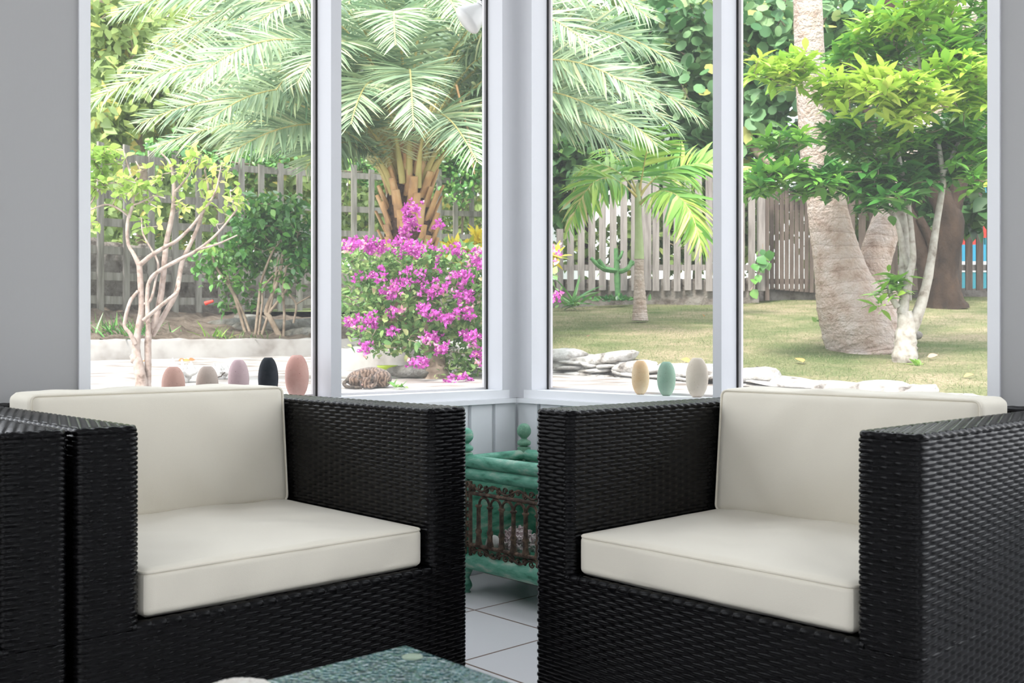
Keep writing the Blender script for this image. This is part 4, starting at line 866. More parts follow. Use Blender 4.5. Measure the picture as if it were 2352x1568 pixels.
# coconut palm
CPd = 7.95
cp_ = thing('coconut_palm', 'coconut palm with two curved pale ringed trunks growing from one swollen base on the lawn', 'palm', tuple(W(1990, 800, CPd)))
rg = lambda t, th: 1 + 0.025*np.maximum(0, np.sin(t*2*np.pi*24+0.5*np.sin(th)))**3 + 0.012*np.sin(3*th+t*9)
b = MB(); trunk(b, [(2000, 812, CPd, 205), (1996, 790, CPd, 188), (1975, 745, CPd, 178), (1950, 690, CPd, 150), (1934, 640, CPd, 122), (1920, 580, CPd, 104), (1907, 520, CPd, 94), (1895, 450, CPd, 84), (1880, 380, CPd, 76), (1868, 250, CPd, 70), (1860, 140, CPd, 67), (1855, 0, CPd, 64), (1850, -140, CPd, 60)], 150, 32, 0.0, rf=rg)
b.build('trunk', M['coco'], cp_)
b = MB(); trunk(b, [(2040, 800, CPd+.1, 120), (2022, 740, CPd+.1, 120), (2008, 680, CPd+.12, 100), (2006, 620, CPd+.15, 72), (2020, 560, CPd+.2, 72), (2045, 490, CPd+.3, 66), (2075, 420, CPd+.5, 62), (2130, 260, CPd+.8, 60), (2185, 110, CPd+1, 58), (2230, 0, CPd+1.1, 56), (2300, -160, CPd+1.3, 54)], 130, 28, 0.0, rf=rg)
b.build('trunk', M['coco'], cp_)
b = MB(); Q = [W(1930+RNG.uniform(-10, 150), 800+RNG.uniform(0, 8), CPd-0.05) for _ in range(40)]
for q in Q: b.tube([q+[0, 0.05, 0.05], q + [RNG.normal()*0.02, -0.05, -0.0], q+[RNG.normal()*0.03, -0.06, -0.05]], [0.007, 0.006, 0.004], 5)
b.build('roots', M['darkbark'], cp_)
b = MB()
c = W(2090, 770, CPd+0.35); b.ell(c, (0.10, 0.09, 0.055), 16, 10, noise=0.15); tag(b.build('rock', M['masonry'], loc=tuple(c)), 'grey brown rock in the grass behind the pale shrub base', 'rock')
# ---------------------------------------------------------------- glossy shrub on the lawn
SD = 7.16
sh = thing('glossy_shrub', 'pale-barked shrub with tiers of glossy lime and green leaves before the coconut palm', 'shrub', tuple(W(2080, 828, SD)))
b = MB(); sk = []
for pts in ([(2072, 842, SD, 46), (2076, 828, SD, 56), (2078, 815, SD, 58), (2080, 795, SD, 50), (2080, 770, SD, 48), (2082, 750, SD, 42), (2078, 715, SD, 32)],
            [(2085, 770, SD, 30), (2102, 735, SD, 30), (2124, 670, SD, 22), (2140, 590, SD, 19), (2150, 520, SD, 16), (2163, 440, SD, 14), (2165, 400, SD, 12), (2150, 300, SD, 10), (2120, 190, SD, 8), (2100, 60, SD, 7)],
            [(2072, 720, SD, 26), (2082, 660, SD, 20), (2096, 600, SD, 15), (2096, 560, SD-.03, 13), (2090, 500, SD, 12), (2082, 450, SD, 12), (2060, 340, SD, 9), (2030, 220, SD, 8)],
            [(2075, 700, SD+.05, 24), (2088, 630, SD+.05, 16), (2072, 560, SD+.05, 13), (2060, 510, SD, 12), (2030, 470, SD, 10), (1960, 420, SD, 8), (1880, 380, SD, 7)],
            [(2080, 690, SD+.1, 26), (2078, 580, SD+.1, 26), (2070, 500, SD+.1, 24), (2052, 455, SD+.1, 20), (2020, 380, SD+.1, 12), (1940, 280, SD, 9), (1860, 220, SD, 7)],
            [(2062, 705, SD, 16), (2048, 682, SD, 12), (2040, 655, SD, 8)],
            [(2165, 400, SD, 12), (2200, 330, SD, 10), (2240, 220, SD, 8), (2260, 100, SD, 7)]):
    sk.append(trunk(b, pts, 30, 10, 0.03))
b.build('stems', M['palegreybark'], sh); sk = np.vstack(sk)
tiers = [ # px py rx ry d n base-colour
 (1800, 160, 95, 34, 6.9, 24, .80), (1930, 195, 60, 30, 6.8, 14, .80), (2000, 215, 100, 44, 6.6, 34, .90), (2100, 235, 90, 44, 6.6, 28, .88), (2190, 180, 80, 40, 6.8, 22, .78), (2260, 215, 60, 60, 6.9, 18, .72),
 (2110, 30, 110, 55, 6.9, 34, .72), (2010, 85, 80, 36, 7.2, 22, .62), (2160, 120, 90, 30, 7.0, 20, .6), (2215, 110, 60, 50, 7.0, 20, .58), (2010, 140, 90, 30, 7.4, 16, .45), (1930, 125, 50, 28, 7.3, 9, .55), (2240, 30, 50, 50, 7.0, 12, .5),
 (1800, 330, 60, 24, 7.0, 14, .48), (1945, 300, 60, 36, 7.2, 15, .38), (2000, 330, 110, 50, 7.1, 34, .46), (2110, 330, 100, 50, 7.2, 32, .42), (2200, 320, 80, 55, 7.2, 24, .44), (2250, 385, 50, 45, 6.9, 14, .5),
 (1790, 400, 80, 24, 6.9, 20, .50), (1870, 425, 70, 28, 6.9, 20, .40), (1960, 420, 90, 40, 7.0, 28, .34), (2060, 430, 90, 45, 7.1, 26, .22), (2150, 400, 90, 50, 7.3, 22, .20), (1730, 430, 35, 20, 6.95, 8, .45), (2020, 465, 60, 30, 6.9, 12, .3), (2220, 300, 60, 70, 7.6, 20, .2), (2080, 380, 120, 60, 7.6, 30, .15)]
tips = []; cols = []
for px, py, rx, ry, d, n, c in tiers:
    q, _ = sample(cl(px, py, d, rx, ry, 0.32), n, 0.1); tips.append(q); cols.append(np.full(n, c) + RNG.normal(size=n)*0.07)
q = np.array([W(2042, 655, SD), W(2062, 668, SD-.05), W(2030, 672, SD), W(2050, 640, SD), W(2022, 700, SD), W(2065, 645, SD)]); tips.append(q); cols.append(np.full(6, .62))
tips = np.vstack(tips); cols = np.concatenate(cols)
grow(sk, tips, 0.012, 0.0025).build('branches', M['twig'], sh)
b = MB(); K = 11
P = np.repeat(tips, K, 0) + RNG.normal(size=(len(tips)*K, 3))*0.018
an = np.tile(np.arange(K)*2.4, len(tips)) + np.repeat(RNG.uniform(0, 6, len(tips)), K); el = RNG.uniform(-0.35, 0.85, len(P))
D = np.stack([np.cos(an)*np.cos(el), np.sin(an)*np.cos(el), np.sin(el)], -1)
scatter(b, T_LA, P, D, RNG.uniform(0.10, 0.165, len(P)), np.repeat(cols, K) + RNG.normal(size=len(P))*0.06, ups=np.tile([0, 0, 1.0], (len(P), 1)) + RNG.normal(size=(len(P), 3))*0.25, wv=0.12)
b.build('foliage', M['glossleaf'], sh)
# ---------------------------------------------------------------- pruned tree on the left
TD = 6.4
lt = thing('pruned_tree', 'hard-pruned small tree with pale pinkish branches and sparse lime leaves, far left', 'tree', tuple(W(330, 893, TD)))
b = MB(); sk = []
for pts in ([(325, 900, TD, 28), (323, 870, TD, 26), (318, 840, TD, 24), (312, 800, TD, 19), (319, 749, TD, 15), (325, 707, TD, 14), (323, 655, TD, 13), (320, 608, TD, 13)],
            [(320, 610, TD, 12), (308, 585, TD, 9), (294, 558, TD, 8), (293, 510, TD, 8), (304, 472, TD, 8), (306, 430, TD, 6), (300, 400, TD, 5), (290, 370, TD, 4), (284, 345, TD, 3)],
            [(322, 607, TD, 12), (345, 588, TD-.05, 10), (374, 570, TD-.1, 9), (405, 553, TD-.1, 8), (440, 520, TD-.1, 7), (470, 480, TD-.1, 6), (495, 440, TD-.1, 4), (508, 380, TD-.1, 3)],
            [(340, 890, TD+.05, 16), (340, 770, TD+.05, 15), (355, 739, TD+.05, 15), (368, 686, TD+.05, 14), (376, 623, TD+.05, 13), (382, 558, TD+.05, 12), (396, 490, TD+.05, 11), (400, 440, TD, 9), (396, 395, TD, 7), (388, 370, TD, 5), (370, 352, TD, 4)],
            [(341, 775, TD, 11), (338, 686, TD, 10), (344, 644, TD, 9), (370, 619, TD-.05, 9), (412, 596, TD-.1, 9), (455, 573, TD-.1, 7), (500, 535, TD-.1, 5), (545, 480, TD-.1, 4)],
            [(350, 770, TD+.1, 13), (384, 711, TD+.1, 12), (405, 671, TD+.1, 11), (418, 602, TD+.15, 10), (440, 555, TD+.15, 9), (462, 500, TD+.15, 7), (478, 440, TD+.15, 5), (470, 390, TD+.15, 4)],
            [(311, 790, TD-.03, 10), (298, 765, TD-.05, 9), (286, 749, TD-.06, 8), (290, 720, TD-.06, 8), (300, 690, TD-.05, 8), (317, 668, TD-.02, 7)],
            [(330, 735, TD-.05, 9), (345, 722, TD-.08, 9), (363, 707, TD-.1, 9), (390, 685, TD-.1, 8), (408, 668, TD-.08, 8), (412, 640, TD, 7)],
            [(402, 440, TD, 6), (420, 420, TD-.03, 5), (436, 395, TD-.05, 4), (440, 370, TD-.05, 3)], [(320, 700, TD, 8), (345, 690, TD, 6), (358, 640, TD, 5), (362, 600, TD, 5), (330, 540, TD, 4), (325, 500, TD, 3)],
            [(455, 573, TD-.1, 6), (500, 560, TD-.1, 5), (545, 540, TD-.1, 3)], [(300, 500, TD, 5), (270, 478, TD, 5), (240, 470, TD, 4), (195, 488, TD, 3)], [(304, 472, TD, 5), (330, 462, TD, 4), (355, 450, TD, 3), (380, 455, TD, 3)],
            [(296, 440, TD, 4), (270, 420, TD, 4), (235, 430, TD, 4), (200, 480, TD, 3)], [(306, 420, TD, 5), (322, 395, TD, 4), (312, 370, TD, 3)]):
    sk.append(trunk(b, pts, 26, 9, 0.04))
b.ell(W(311, 822, TD), (0.03, 0.03, 0.04), 10, 8, noise=0.2)
b.build('trunk', M['pinkbark'], lt); sk = np.vstack(sk)
tips = []; cols = []; sz = []
for px, py, rx, ry, n, c, s in ((235, 360, 60, 35, 46, .35, 1), (215, 400, 40, 45, 34, .3, 1), (280, 425, 60, 35, 26, .4, .9), (330, 400, 40, 30, 8, .55, .9), (440, 360, 40, 32, 16, .5, .9), (420, 410, 50, 40, 14, .45, .9), (500, 400, 40, 40, 12, .6, .8), (540, 460, 35, 50, 10, .45, 1), (490, 470, 50, 50, 9, .5, .9), (350, 440, 50, 30, 12, .4, 1), (210, 510, 12, 30, 5, .4, .9), (390, 480, 70, 50, 7, .6, .8)):
    q, _ = sample(cl(px, py, TD, rx, ry, 0.16), n, 0.1); tips.append(q); cols.append(np.full(n, c)+RNG.normal(size=n)*.1); sz.append(np.full(n, s))
for q in ((318, 500), (330, 512), (292, 485), (342, 520), (497, 515), (480, 560)): tips.append(W(q[0], q[1], TD)[None]); cols.append([.25]); sz.append([1.2])
tips = np.vstack(tips); cols = np.concatenate(cols); sz = np.concatenate(sz)
grow(sk, tips, 0.007, 0.0022).build('twigs', M['pinkbark'], lt)
b = MB(); K = 3; P = np.repeat(tips, K, 0); D = randdir(len(P), -0.15)
scatter(b, T_OV, P, D, np.repeat(sz, K)*RNG.uniform(0.045, 0.082, len(P)), np.repeat(cols, K)+RNG.normal(size=len(P))*.06); b.build('leaves', M['limeleaf'], lt)
# ---------------------------------------------------------------- hibiscus
HD = 10.6
hb_ = thing('hibiscus_bush', 'leafy green hibiscus bush with thin bare stems and a red bud in the earth bed', 'shrub', tuple(W(600, 775, HD)))
b = MB(); sk = []
for pts in ([(568, 782, HD, 8), (545, 700, HD, 8), (528, 660, HD, 7), (495, 610, HD, 6), (487, 575, HD, 5)], [(580, 782, HD, 7), (555, 710, HD, 6), (530, 660, HD, 6), (522, 630, HD, 5)], [(585, 782, HD, 7), (596, 680, HD, 7), (602, 640, HD, 6), (625, 580, HD, 5), (640, 560, HD, 4)],
            [(592, 782, HD, 6), (602, 700, HD, 5), (606, 660, HD, 5), (640, 620, HD, 4)], [(598, 780, HD, 7), (622, 700, HD, 6), (632, 640, HD, 6), (640, 590, HD, 5)], [(645, 778, HD, 14), (620, 730, HD, 13), (612, 710, HD, 10), (640, 640, HD, 9), (650, 580, HD, 7)],
            [(615, 722, HD, 7), (640, 690, HD, 6), (668, 650, HD, 5)], [(651, 778, HD, 6), (653, 720, HD, 6), (650, 660, HD, 6), (660, 600, HD, 5)], [(674, 742, HD, 5), (680, 700, HD, 5), (664, 675, HD, 4)], [(681, 698, HD, 4), (712, 680, HD, 3)]):
    sk.append(trunk(b, pts, 18, 7, 0.03))
b.build('stems', M['twig'], hb_); sk = np.vstack(sk); tips = []; cols = []
for px, py, rx, ry, n, c in ((640, 480, 75, 25, 60, .5), (600, 520, 70, 40, 80, .4), (670, 540, 55, 55, 90, .3), (560, 570, 60, 40, 60, .5), (690, 600, 35, 40, 36, .3), (500, 590, 40, 30, 22, .7), (550, 640, 30, 30, 14, .6), (505, 650, 30, 25, 8, .7), (650, 650, 40, 35, 20, .6), (585, 600, 30, 40, 20, .5), (570, 690, 20, 14, 5, .6), (470, 620, 25, 25, 9, .6), (525, 700, 18, 12, 6, .5), (590, 470, 30, 20, 16, .5)):
    q, _ = sample(cl(px, py, HD+.2, rx, ry, 0.45), n, 0.1); tips.append(q); cols.append(np.full(n, c)+RNG.normal(size=n)*.15)
tips = np.vstack(tips); cols = np.concatenate(cols); grow(sk, tips[::2], 0.007, 0.0025).build('twigs', M['twig'], hb_)
b = MB(); K = 6; P = np.repeat(tips, K, 0)+RNG.normal(size=(len(tips)*K, 3))*0.05; D = randdir(len(P), -0.3)
scatter(b, T_OV, P, D, RNG.uniform(0.06, 0.10, len(P)), np.repeat(cols, K)+RNG.normal(size=len(P))*.1, wv=0.15); b.build('foliage', M['hibleaf'], hb_)
M['red'] = mat('red_flower', (0.80, 0.05, 0.03), 0.6)
b = MB(); b.tube([W(490, 691, HD-.3), W(480, 694, HD-.3), W(471, 697, HD-.3)], [0.012, 0.018, 0.022], 8); b.build('flower_bud', M['red'], hb_)
# ---------------------------------------------------------------- bougainvillea
BD = 7.3
bo = thing('bougainvillea', 'bougainvillea bush covered in magenta bracts in front of the date palm', 'shrub', tuple(W(1000, 868, BD)))
b = MB(); trunk(b, [(1002, 876, BD, 70), (1000, 850, BD, 58), (998, 825, BD, 44), (985, 790, BD, 34), (970, 740, BD, 22)], 16, 10, 0.10); b.build('trunk', M['twig'], bo)
sk = np.vstack([spline([W(998, 830, BD), W(960, 720, BD), W(950, 560, BD), W(940, 500, BD)], 20), spline([W(1000, 830, BD), W(1080, 740, BD), W(1150, 640, BD)], 20), spline([W(990, 810, BD), W(880, 700, BD), W(820, 600, BD)], 20)])
BC = [(850, 600, 80, 45, 300), (950, 600, 90, 45, 320), (1060, 620, 80, 60, 300), (1150, 640, 110, 80, 330), (820, 690, 60, 60, 200), (910, 690, 90, 70, 340), (1020, 710, 90, 70, 340), (1110, 720, 80, 80, 280), (860, 770, 50, 40, 120), (960, 780, 80, 50, 230), (1060, 800, 80, 50, 220), (1150, 800, 80, 60, 180), (1060, 850, 60, 28, 90), (900, 790, 60, 25, 70), (840, 740, 40, 30, 60), (1220, 660, 60, 60, 150)]
tips = np.vstack([sample(cl(px, py, BD+.1, rx, ry, 0.40), n, 0.25)[0] for px, py, rx, ry, n in BC])
tw = grow(sk, tips[::9], 0.008, 0.0018, sag=-0.1); tw.build('twigs', M['twig'], bo)
b = MB(); K = 2; P = np.repeat(tips, K, 0)+RNG.normal(size=(len(tips)*K, 3))*0.025
scatter(b, T_OV, P, randdir(len(P), 0.1), RNG.uniform(0.028, 0.066, len(P)), 0.28+RNG.normal(size=len(P))*.24, wv=0.15); b.build('foliage', M['bougleaf'], bo)
T_BR = leaf_t(2, 0.36, 0.45, -0.25)
cent = []
for px, py, rx, ry, n in ((850, 565, 75, 14, 26), (940, 570, 60, 16, 20), (948, 480, 22, 14, 11), (945, 515, 26, 16, 12), (930, 535, 20, 12, 9), (1030, 575, 40, 14, 6), (1010, 517, 8, 5, 3), (800, 560, 22, 22, 8), (1095, 600, 25, 30, 8), (1070, 630, 28, 14, 9), (895, 670, 28, 14, 10), (1000, 665, 40, 18, 10), (1075, 680, 30, 12, 7), (970, 710, 25, 10, 6), (1020, 730, 40, 14, 11), (1070, 715, 24, 20, 9), (815, 740, 32, 14, 9), (858, 735, 14, 14, 5), (895, 760, 12, 14, 3), (985, 775, 28, 14, 8), (1020, 800, 26, 12, 7), (1080, 775, 26, 14, 9), (838, 800, 12, 14, 5), (965, 830, 28, 12, 8), (1100, 820, 14, 16, 6), (1075, 865, 20, 10, 4), (1040, 875, 16, 6, 3), (905, 715, 25, 10, 4), (1275, 680, 9, 10, 4), (1270, 582, 8, 8, 3), (1140, 620, 30, 40, 10), (1160, 720, 50, 60, 14), (870, 640, 60, 30, 7), (960, 640, 60, 30, 8), (1040, 650, 40, 30, 6)):
    c = cl(px, py, BD-.32 if py > 560 else BD, rx, ry, 0.10); cent.append(sample(c, n, 0.0)[0])
cent = np.vstack(cent); K = 5; P = np.repeat(cent, K, 0) + RNG.normal(size=(len(cent)*K, 3))*0.016
P3 = np.repeat(P, 3, 0); ax = np.repeat(randdir(len(P), 0.2), 3, 0); ph = np.tile(np.arange(3)*2.094, len(P)) + np.repeat(RNG.uniform(0, 6, len(P)), 3)
s1 = nz(np.cross(ax, [0.3, 0.5, 0.81])); s2 = np.cross(ax, s1); D = ax*0.55 + s1*np.cos(ph)[:, None] + s2*np.sin(ph)[:, None]
fade = np.repeat(np.repeat((RNG.uniform(0, 1, len(cent)) < 0.12)*0.5, K), 3)
b = MB(); scatter(b, T_BR, P3, D, RNG.uniform(0.022, 0.034, len(P3)), 0.35+RNG.normal(size=len(P3))*.2+fade, ups=ax); b.build('bracts', M['bract'], bo)
b = MB(); sel = P[::4]; axs = ax[::3][::4]
for q, a in zip(sel, axs): b.ell(q + a*0.014, (0.0042, 0.0042, 0.0042), 5, 4)
b.build('florets', M['floret'], bo)
# ---------------------------------------------------------------- small plants
def clump(name, label, cat, base, tips_n, mat_, tmpl, size, spread, up, rnd, stem=None, K=1):
    t = thing(name, label, cat, tuple(base)); b = MB(); base = np.array(base)
    P = base + RNG.normal(size=(tips_n, 3))*np.array([spread*0.35, spread*0.2, 0.0]); D = randdir(tips_n, up); D[:, 2] = np.abs(D[:, 2])
    scatter(b, tmpl, P, D, RNG.uniform(size*0.6, size, tips_n), rnd+RNG.normal(size=tips_n)*.2, ups=np.tile([0, 0, 1.0], (tips_n, 1))+RNG.normal(size=(tips_n, 3))*.3); b.build('leaves', M[mat_], t); return t
def bedz(px, py, d): return W(px, py, d)
clump('aloe', 'spiky green agave-like plant at the foot of the picket fence, left end', 'plant', W(1310, 703, 12.4), 26, 'hibleaf', leaf_t(4, 0.055, 0.5, 0.35, 'blade'), 0.52, 0.2, 0.7, 0.55)
clump('grass_tuft', 'dense green grass tuft behind the kerb beside the pruned tree', 'grass', W(262, 787, 9.9), 240, 'hibleaf', T_GR, 0.32, 0.55, 1.2, 0.45)
clump('strappy_plant', 'light green strappy plant behind the kerb', 'plant', W(487, 781, 10.1), 22, 'limeleaf', leaf_t(3, 0.07, 0.4, 0.3, 'blade'), 0.22, 0.25, 1.2, 0.15)
clump('grass_tuft', 'dark blue-green grass tuft under the hibiscus stems', 'grass', W(540, 784, 10.2), 120, 'darkleaf', T_GR, 0.16, 0.5, 0.8, 0.9)
clump('seedling', 'small bright green seedling on the lawn right of the pale shrub', 'seedling', W(2113, 842, 6.95), 9, 'limeleaf', T_OV, 0.085, 0.04, 0.6, 0.15)
clump('seedling', 'small green seedling beside the paws of the cat', 'seedling', W(915, 889, 6.45), 14, 'hibleaf', T_OV, 0.06, 0.08, 0.5, 0.9)
clump('weed', 'leafy green weed at the foot of the small palm footing wall', 'plant', W(1420, 690, 12.7), 60, 'hibleaf', T_OV, 0.12, 0.5, 0.7, 0.2)
clump('grass_tuft', 'green tuft against the left side of the coconut palm base', 'grass', W(1908, 740, 8.6), 60, 'darkleaf', T_OV2, 0.07, 0.15, 0.8, 0.9)
# cactus / euphorbia in front of the pickets
ct = thing('euphorbia', 'branching green cactus-like euphorbia in front of the pickets', 'cactus', tuple(W(1417, 690, 12.75)))
b = MB(); star = lambda t, th: 1 + 0.35*np.cos(4*th)
for pts in ([(1419, 690, 12.75, 9), (1418, 640, 12.75, 12), (1415, 570, 12.75, 8)], [(1418, 622, 12.75, 9), (1390, 618, 12.7, 10), (1370, 605, 12.7, 8), (1357, 592, 12.7, 6)], [(1390, 617, 12.7, 8), (1375, 596, 12.68, 7)], [(1419, 624, 12.75, 9), (1440, 618, 12.7, 9), (1452, 598, 12.7, 7)], [(1444, 612, 12.7, 7), (1462, 600, 12.7, 5)], [(1416, 600, 12.75, 7), (1425, 590, 12.7, 6), (1430, 576, 12.7, 5)]):
    trunk(b, pts, 16, 12, 0.05, rf=star)
b.build('stems', M['hibleaf'] if False else noisy('euphorbia_green', [(0.3, (0.06, 0.18, 0.06)), (0.7, (0.14, 0.30, 0.12))], 20, rough=0.6), ct)
# heart-leaved vine on the gate post
vn = thing('vine', 'trailing vine with heart-shaped leaves on the post beside the gate', 'vine', tuple(W(1745, 600, 12.85)))
VP = [(1748, 572), (1765, 574), (1738, 590), (1752, 594), (1730, 605), (1760, 602), (1744, 612), (1738, 630), (1730, 640), (1725, 664), (1755, 580), (1742, 576)]
q = np.array([W(x, y, 12.82) for x, y in VP]); b = MB(); b.tube(spline([W(1752, 560, 12.86), W(1750, 600, 12.85), W(1738, 640, 12.84), W(1724, 668, 12.8)], 16), 0.006, 5); b.build('stem', M['twig'], vn)
b = MB(); scatter(b, leaf_t(3, 0.45), q, np.tile([0.3, -0.2, -0.8], (len(q), 1))+RNG.normal(size=(len(q), 3))*.4, RNG.uniform(.10, .16, len(q)), np.linspace(.2, .9, len(q)), ups=np.tile([0.1, -1, 0.3], (len(q), 1))); b.build('leaves', M['hibleaf'], vn)
# yellow croton
cr = thing('yellow_croton', 'bright yellow croton bush peeking above the bougainvillea', 'shrub', tuple(W(1090, 700, 8.9)))
b = MB(); sk = np.vstack([trunk(b, [(1090, 715, 8.9, 12), (1088, 640, 8.9, 9), (1100, 590, 8.9, 6)], 12, 7), trunk(b, [(1092, 700, 8.9, 8), (1060, 640, 8.9, 6), (1040, 600, 8.9, 4)], 12, 7), trunk(b, [(1092, 700, 8.9, 9), (1180, 640, 8.9, 6), (1262, 605, 8.8, 4)], 16, 7)]); b.build('stems', M['twig'], cr)
tips = np.vstack([sample(cl(px, py, 8.8, rx, ry, .2), n, .1)[0] for px, py, rx, ry, n in ((1103, 560, 18, 22, 8), (1050, 578, 36, 16, 10), (1085, 590, 30, 20, 8), (1268, 590, 14, 10, 4), (1200, 600, 50, 30, 14))])
K = 9; P = np.repeat(tips, K, 0); b = MB(); scatter(b, T_LA, P, randdir(len(P), 0.8), RNG.uniform(.10, .17, len(P)), .6+RNG.normal(size=len(P))*.25); b.build('leaves', M['croton'], cr)
# ---------------------------------------------------------------- cat
ct_ = W(838, 891, 6.45)
cat = thing('cat', 'brown tabby cat curled up asleep on the pale patio', 'cat', tuple(ct_))
m = mat('tabby_fur', rough=0.9, spec=0.1, **{'Sheen Weight': 0.3}); v = coords(m); w_ = N(m, 'ShaderNodeTexWave', wave_type='BANDS', bands_direction='X'); w_.inputs['Scale'].default_value = 14; w_.inputs['Distortion'].default_value = 9; w_.inputs['Detail'].default_value = 3; w_.inputs['Detail Scale'].default_value = 1.6
L(m, v, w_.inputs['Vector']); a_c = ramp(m, w_.outputs['Fac'], [(0.1, (0.055, 0.038, 0.03)), (0.5, (0.115, 0.08, 0.06)), (0.9, (0.165, 0.125, 0.10))]); mxc = N(m, 'ShaderNodeMixRGB', blend_type='MULTIPLY'); mxc.inputs[0].default_value = .7
L(m, a_c, mxc.inputs[1]); L(m, ramp(m, noise(m, 25, 5, v), [(.38, (.45, .36, .30)), (.62, (1.25, 1.1, 1))]), mxc.inputs[2]); L(m, mxc.outputs[0], B(m).inputs['Base Color']); bump(m, noise(m, 220, 4, v), .6, .004); M['fur'] = m
s = 6.45/F
def cp3(px, py, dy=0.0): return np.array([ct_[0]+(px-838)*s, ct_[1]+dy+0.07, ct_[2] - (py-891)*s])
b = MB()
arc = spline([cp3(800, 876, 0), cp3(808, 870, .05), cp3(834, 866, .08), cp3(862, 867, .06), cp3(877, 872, 0), cp3(874, 878, -.045)], 16)
b.tube(arc, np.interp(np.linspace(0, 1, 16), [0, .2, .5, .8, 1], [.028, .046, .062, .056, .036]), 14)
b.ell(cp3(836, 869, .035), (.085, .05, .060), 16, 12); b.ell(cp3(870, 872, .0), (.045, .05, .052), 16, 12); b.ell(cp3(812, 876, .01), (.050, .05, .038), 16, 12)
# head tucked down on the paws, facing the house
b.ell(cp3(841, 877, -.085), (.036, .034, .030), 18, 14); b.ell(cp3(836, 883, -.112), (.018, .016, .014), 12, 8); b.tube([cp3(862, 874, -.02), cp3(852, 874, -.06)], [.034, .028], 10)
for (ex, ey, tx_, ty, tdy) in ((829, 870, 827, 854, -.075), (851, 870, 855, 857, -.075)):
    a0, a1 = cp3(ex, ey+3, -.085), cp3(tx_, ty, tdy); b.tube([a0, a0*.6+a1*.4, a0*.15+a1*.85, a1], [.019, .0175, .010, .001], 8)
for px in (838, 850): b.tube([cp3(px+12, 882, -.06), cp3(px+5, 887, -.10), cp3(px, 888, -.122)], [.015, .012, .011], 8)
bd = b.build('body', M['fur'], cat); bd['kind'] = ''; del bd['kind']
rm = bd.modifiers.new('remesh', 'REMESH'); rm.mode = 'VOXEL'; rm.voxel_size = 0.0045; rm.use_smooth_shade = True
sm = bd.modifiers.new('smooth', 'SMOOTH'); sm.factor = .5; sm.iterations = 5
M['tailfur'] = noisy('dark_ringed_tail_fur', [(.35, (.02, .017, .015)), (.6, (.09, .07, .055))], 60, rough=.9)
b = MB(); tl = spline([cp3(796, 872, -.01), cp3(789, 881, -.05), cp3(798, 887, -.09), cp3(818, 889, -.118), cp3(834, 889, -.122)], 24); b.tube(tl, np.linspace(.013, .0095, 24), 10); b.build('tail', M['tailfur'], cat)
b = MB()
for tx_, ty in ((827.5, 857), (854.5, 860)): b.tube([cp3(tx_, ty+12, -.097), cp3(tx_, ty+5, -.089), cp3(tx_, ty, -.080)], [.010, .008, .001], 7)
b.build('inner_ear', M['tailfur'], cat)
M['nose'] = mat('pink_nose', (.45, .22, .20), .6); b = MB(); b.ell(cp3(835, 882.5, -.1275), (.0042, .003, .003), 8, 6); b.build('nose', M['nose'], cat)
M['dark'] = mat('dark_line', (.03, .02, .02), .8); b = MB()
for px in (832, 848): b.tube([cp3(px-4.5, 876.5, -.1135), cp3(px, 878.4, -.1185), cp3(px+4.5, 876.8, -.1135)], .0016, 5)
b.build('closed_eyes', M['dark'], cat)
# stones and things near the cat
c = W(940, 853, 7.25)
b = MB(); b.ell((0, 0, 0), (.170, .05, .045), 20, 14, noise=.03); b.v[0] = b.v[0] + c; tag(b.build('long_stone', M['rock'], loc=tuple(c)), 'long rounded grey stone lying behind the cat', 'stone')
c = W(890, 852, 7.5); M['lime'] = mat('lime_plastic', (.55, .72, .06), .4)
b = MB(); b.lathe(tuple(c), [(0, 0), (.05, .002), (.075, .03), (.078, .042), (.072, .042), (.045, .012), (0, .012)], 24); tag(b.build('bowl', M['lime'], loc=tuple(c)), 'lime green shallow bowl behind the long grey stone', 'bowl')
M['chalk'] = noisy('bleached_white_shell', [(.3, (.50, .48, .46)), (.7, (.62, .62, .61))], 30, rough=.8, bs=.5, bd=.004)
def conch(px, py, d, r, lab, seed):
    rs = np.random.default_rng(seed); c = W(px, py, d); t = np.linspace(0, 1, 40); b = MB(); ax = nz(np.array([1, -.2, .25]))
    P = []; R_ = []
    for k in range(40): a = t[k]*4*math.pi; rr = r*.5*(1-t[k])**1.2; P.append(c + ax*r*(t[k]*1.5-.6) + np.array([0, math.cos(a), math.sin(a)])*rr*.5 + [0, 0, r*.45]); R_.append(r*.50*(1-t[k])**.7+.003)
    b.tube(P, R_, 12, jag=.05)
    for k in range(9): a = k/9*2*math.pi; p0 = c + [0, 0, r*.45] + ax*r*(-.25+.08*k); b.tube([p0, p0+np.array([0.1, math.cos(a), abs(math.sin(a))*.9])*r*.62], [r*.22, r*.04], 8)
    for k in range(3): p0 = c + [0, 0, r*.5] + ax*r*(-.4+.5*k); b.tube([p0, p0+np.array([-.2, 0, 1])*r*(.95-.2*k)], [r*.2, r*.04], 7)
    return tag(b.build('conch_shell', M['chalk'], loc=tuple(c)), lab, 'shell', 'conch shells on the patio')
conch(420, 880, 6.9, .125, 'large bleached white conch shell behind the pink and beige vases', 1); conch(508, 872, 7.2, .09, 'smaller bleached white conch shell between the beige and mauve vases', 2)
b = MB(); c = W(505, 868, 6.6); b.tube([W(500, 866, 6.6), W(508, 864, 6.6), W(512, 858, 6.6), W(517, 855, 6.6)], .004, 6); tag(b.build('twig', M['darkbark'], loc=tuple(W(508, 866, 6.6))), 'short dark twig lying beside the smaller conch shell', 'twig')
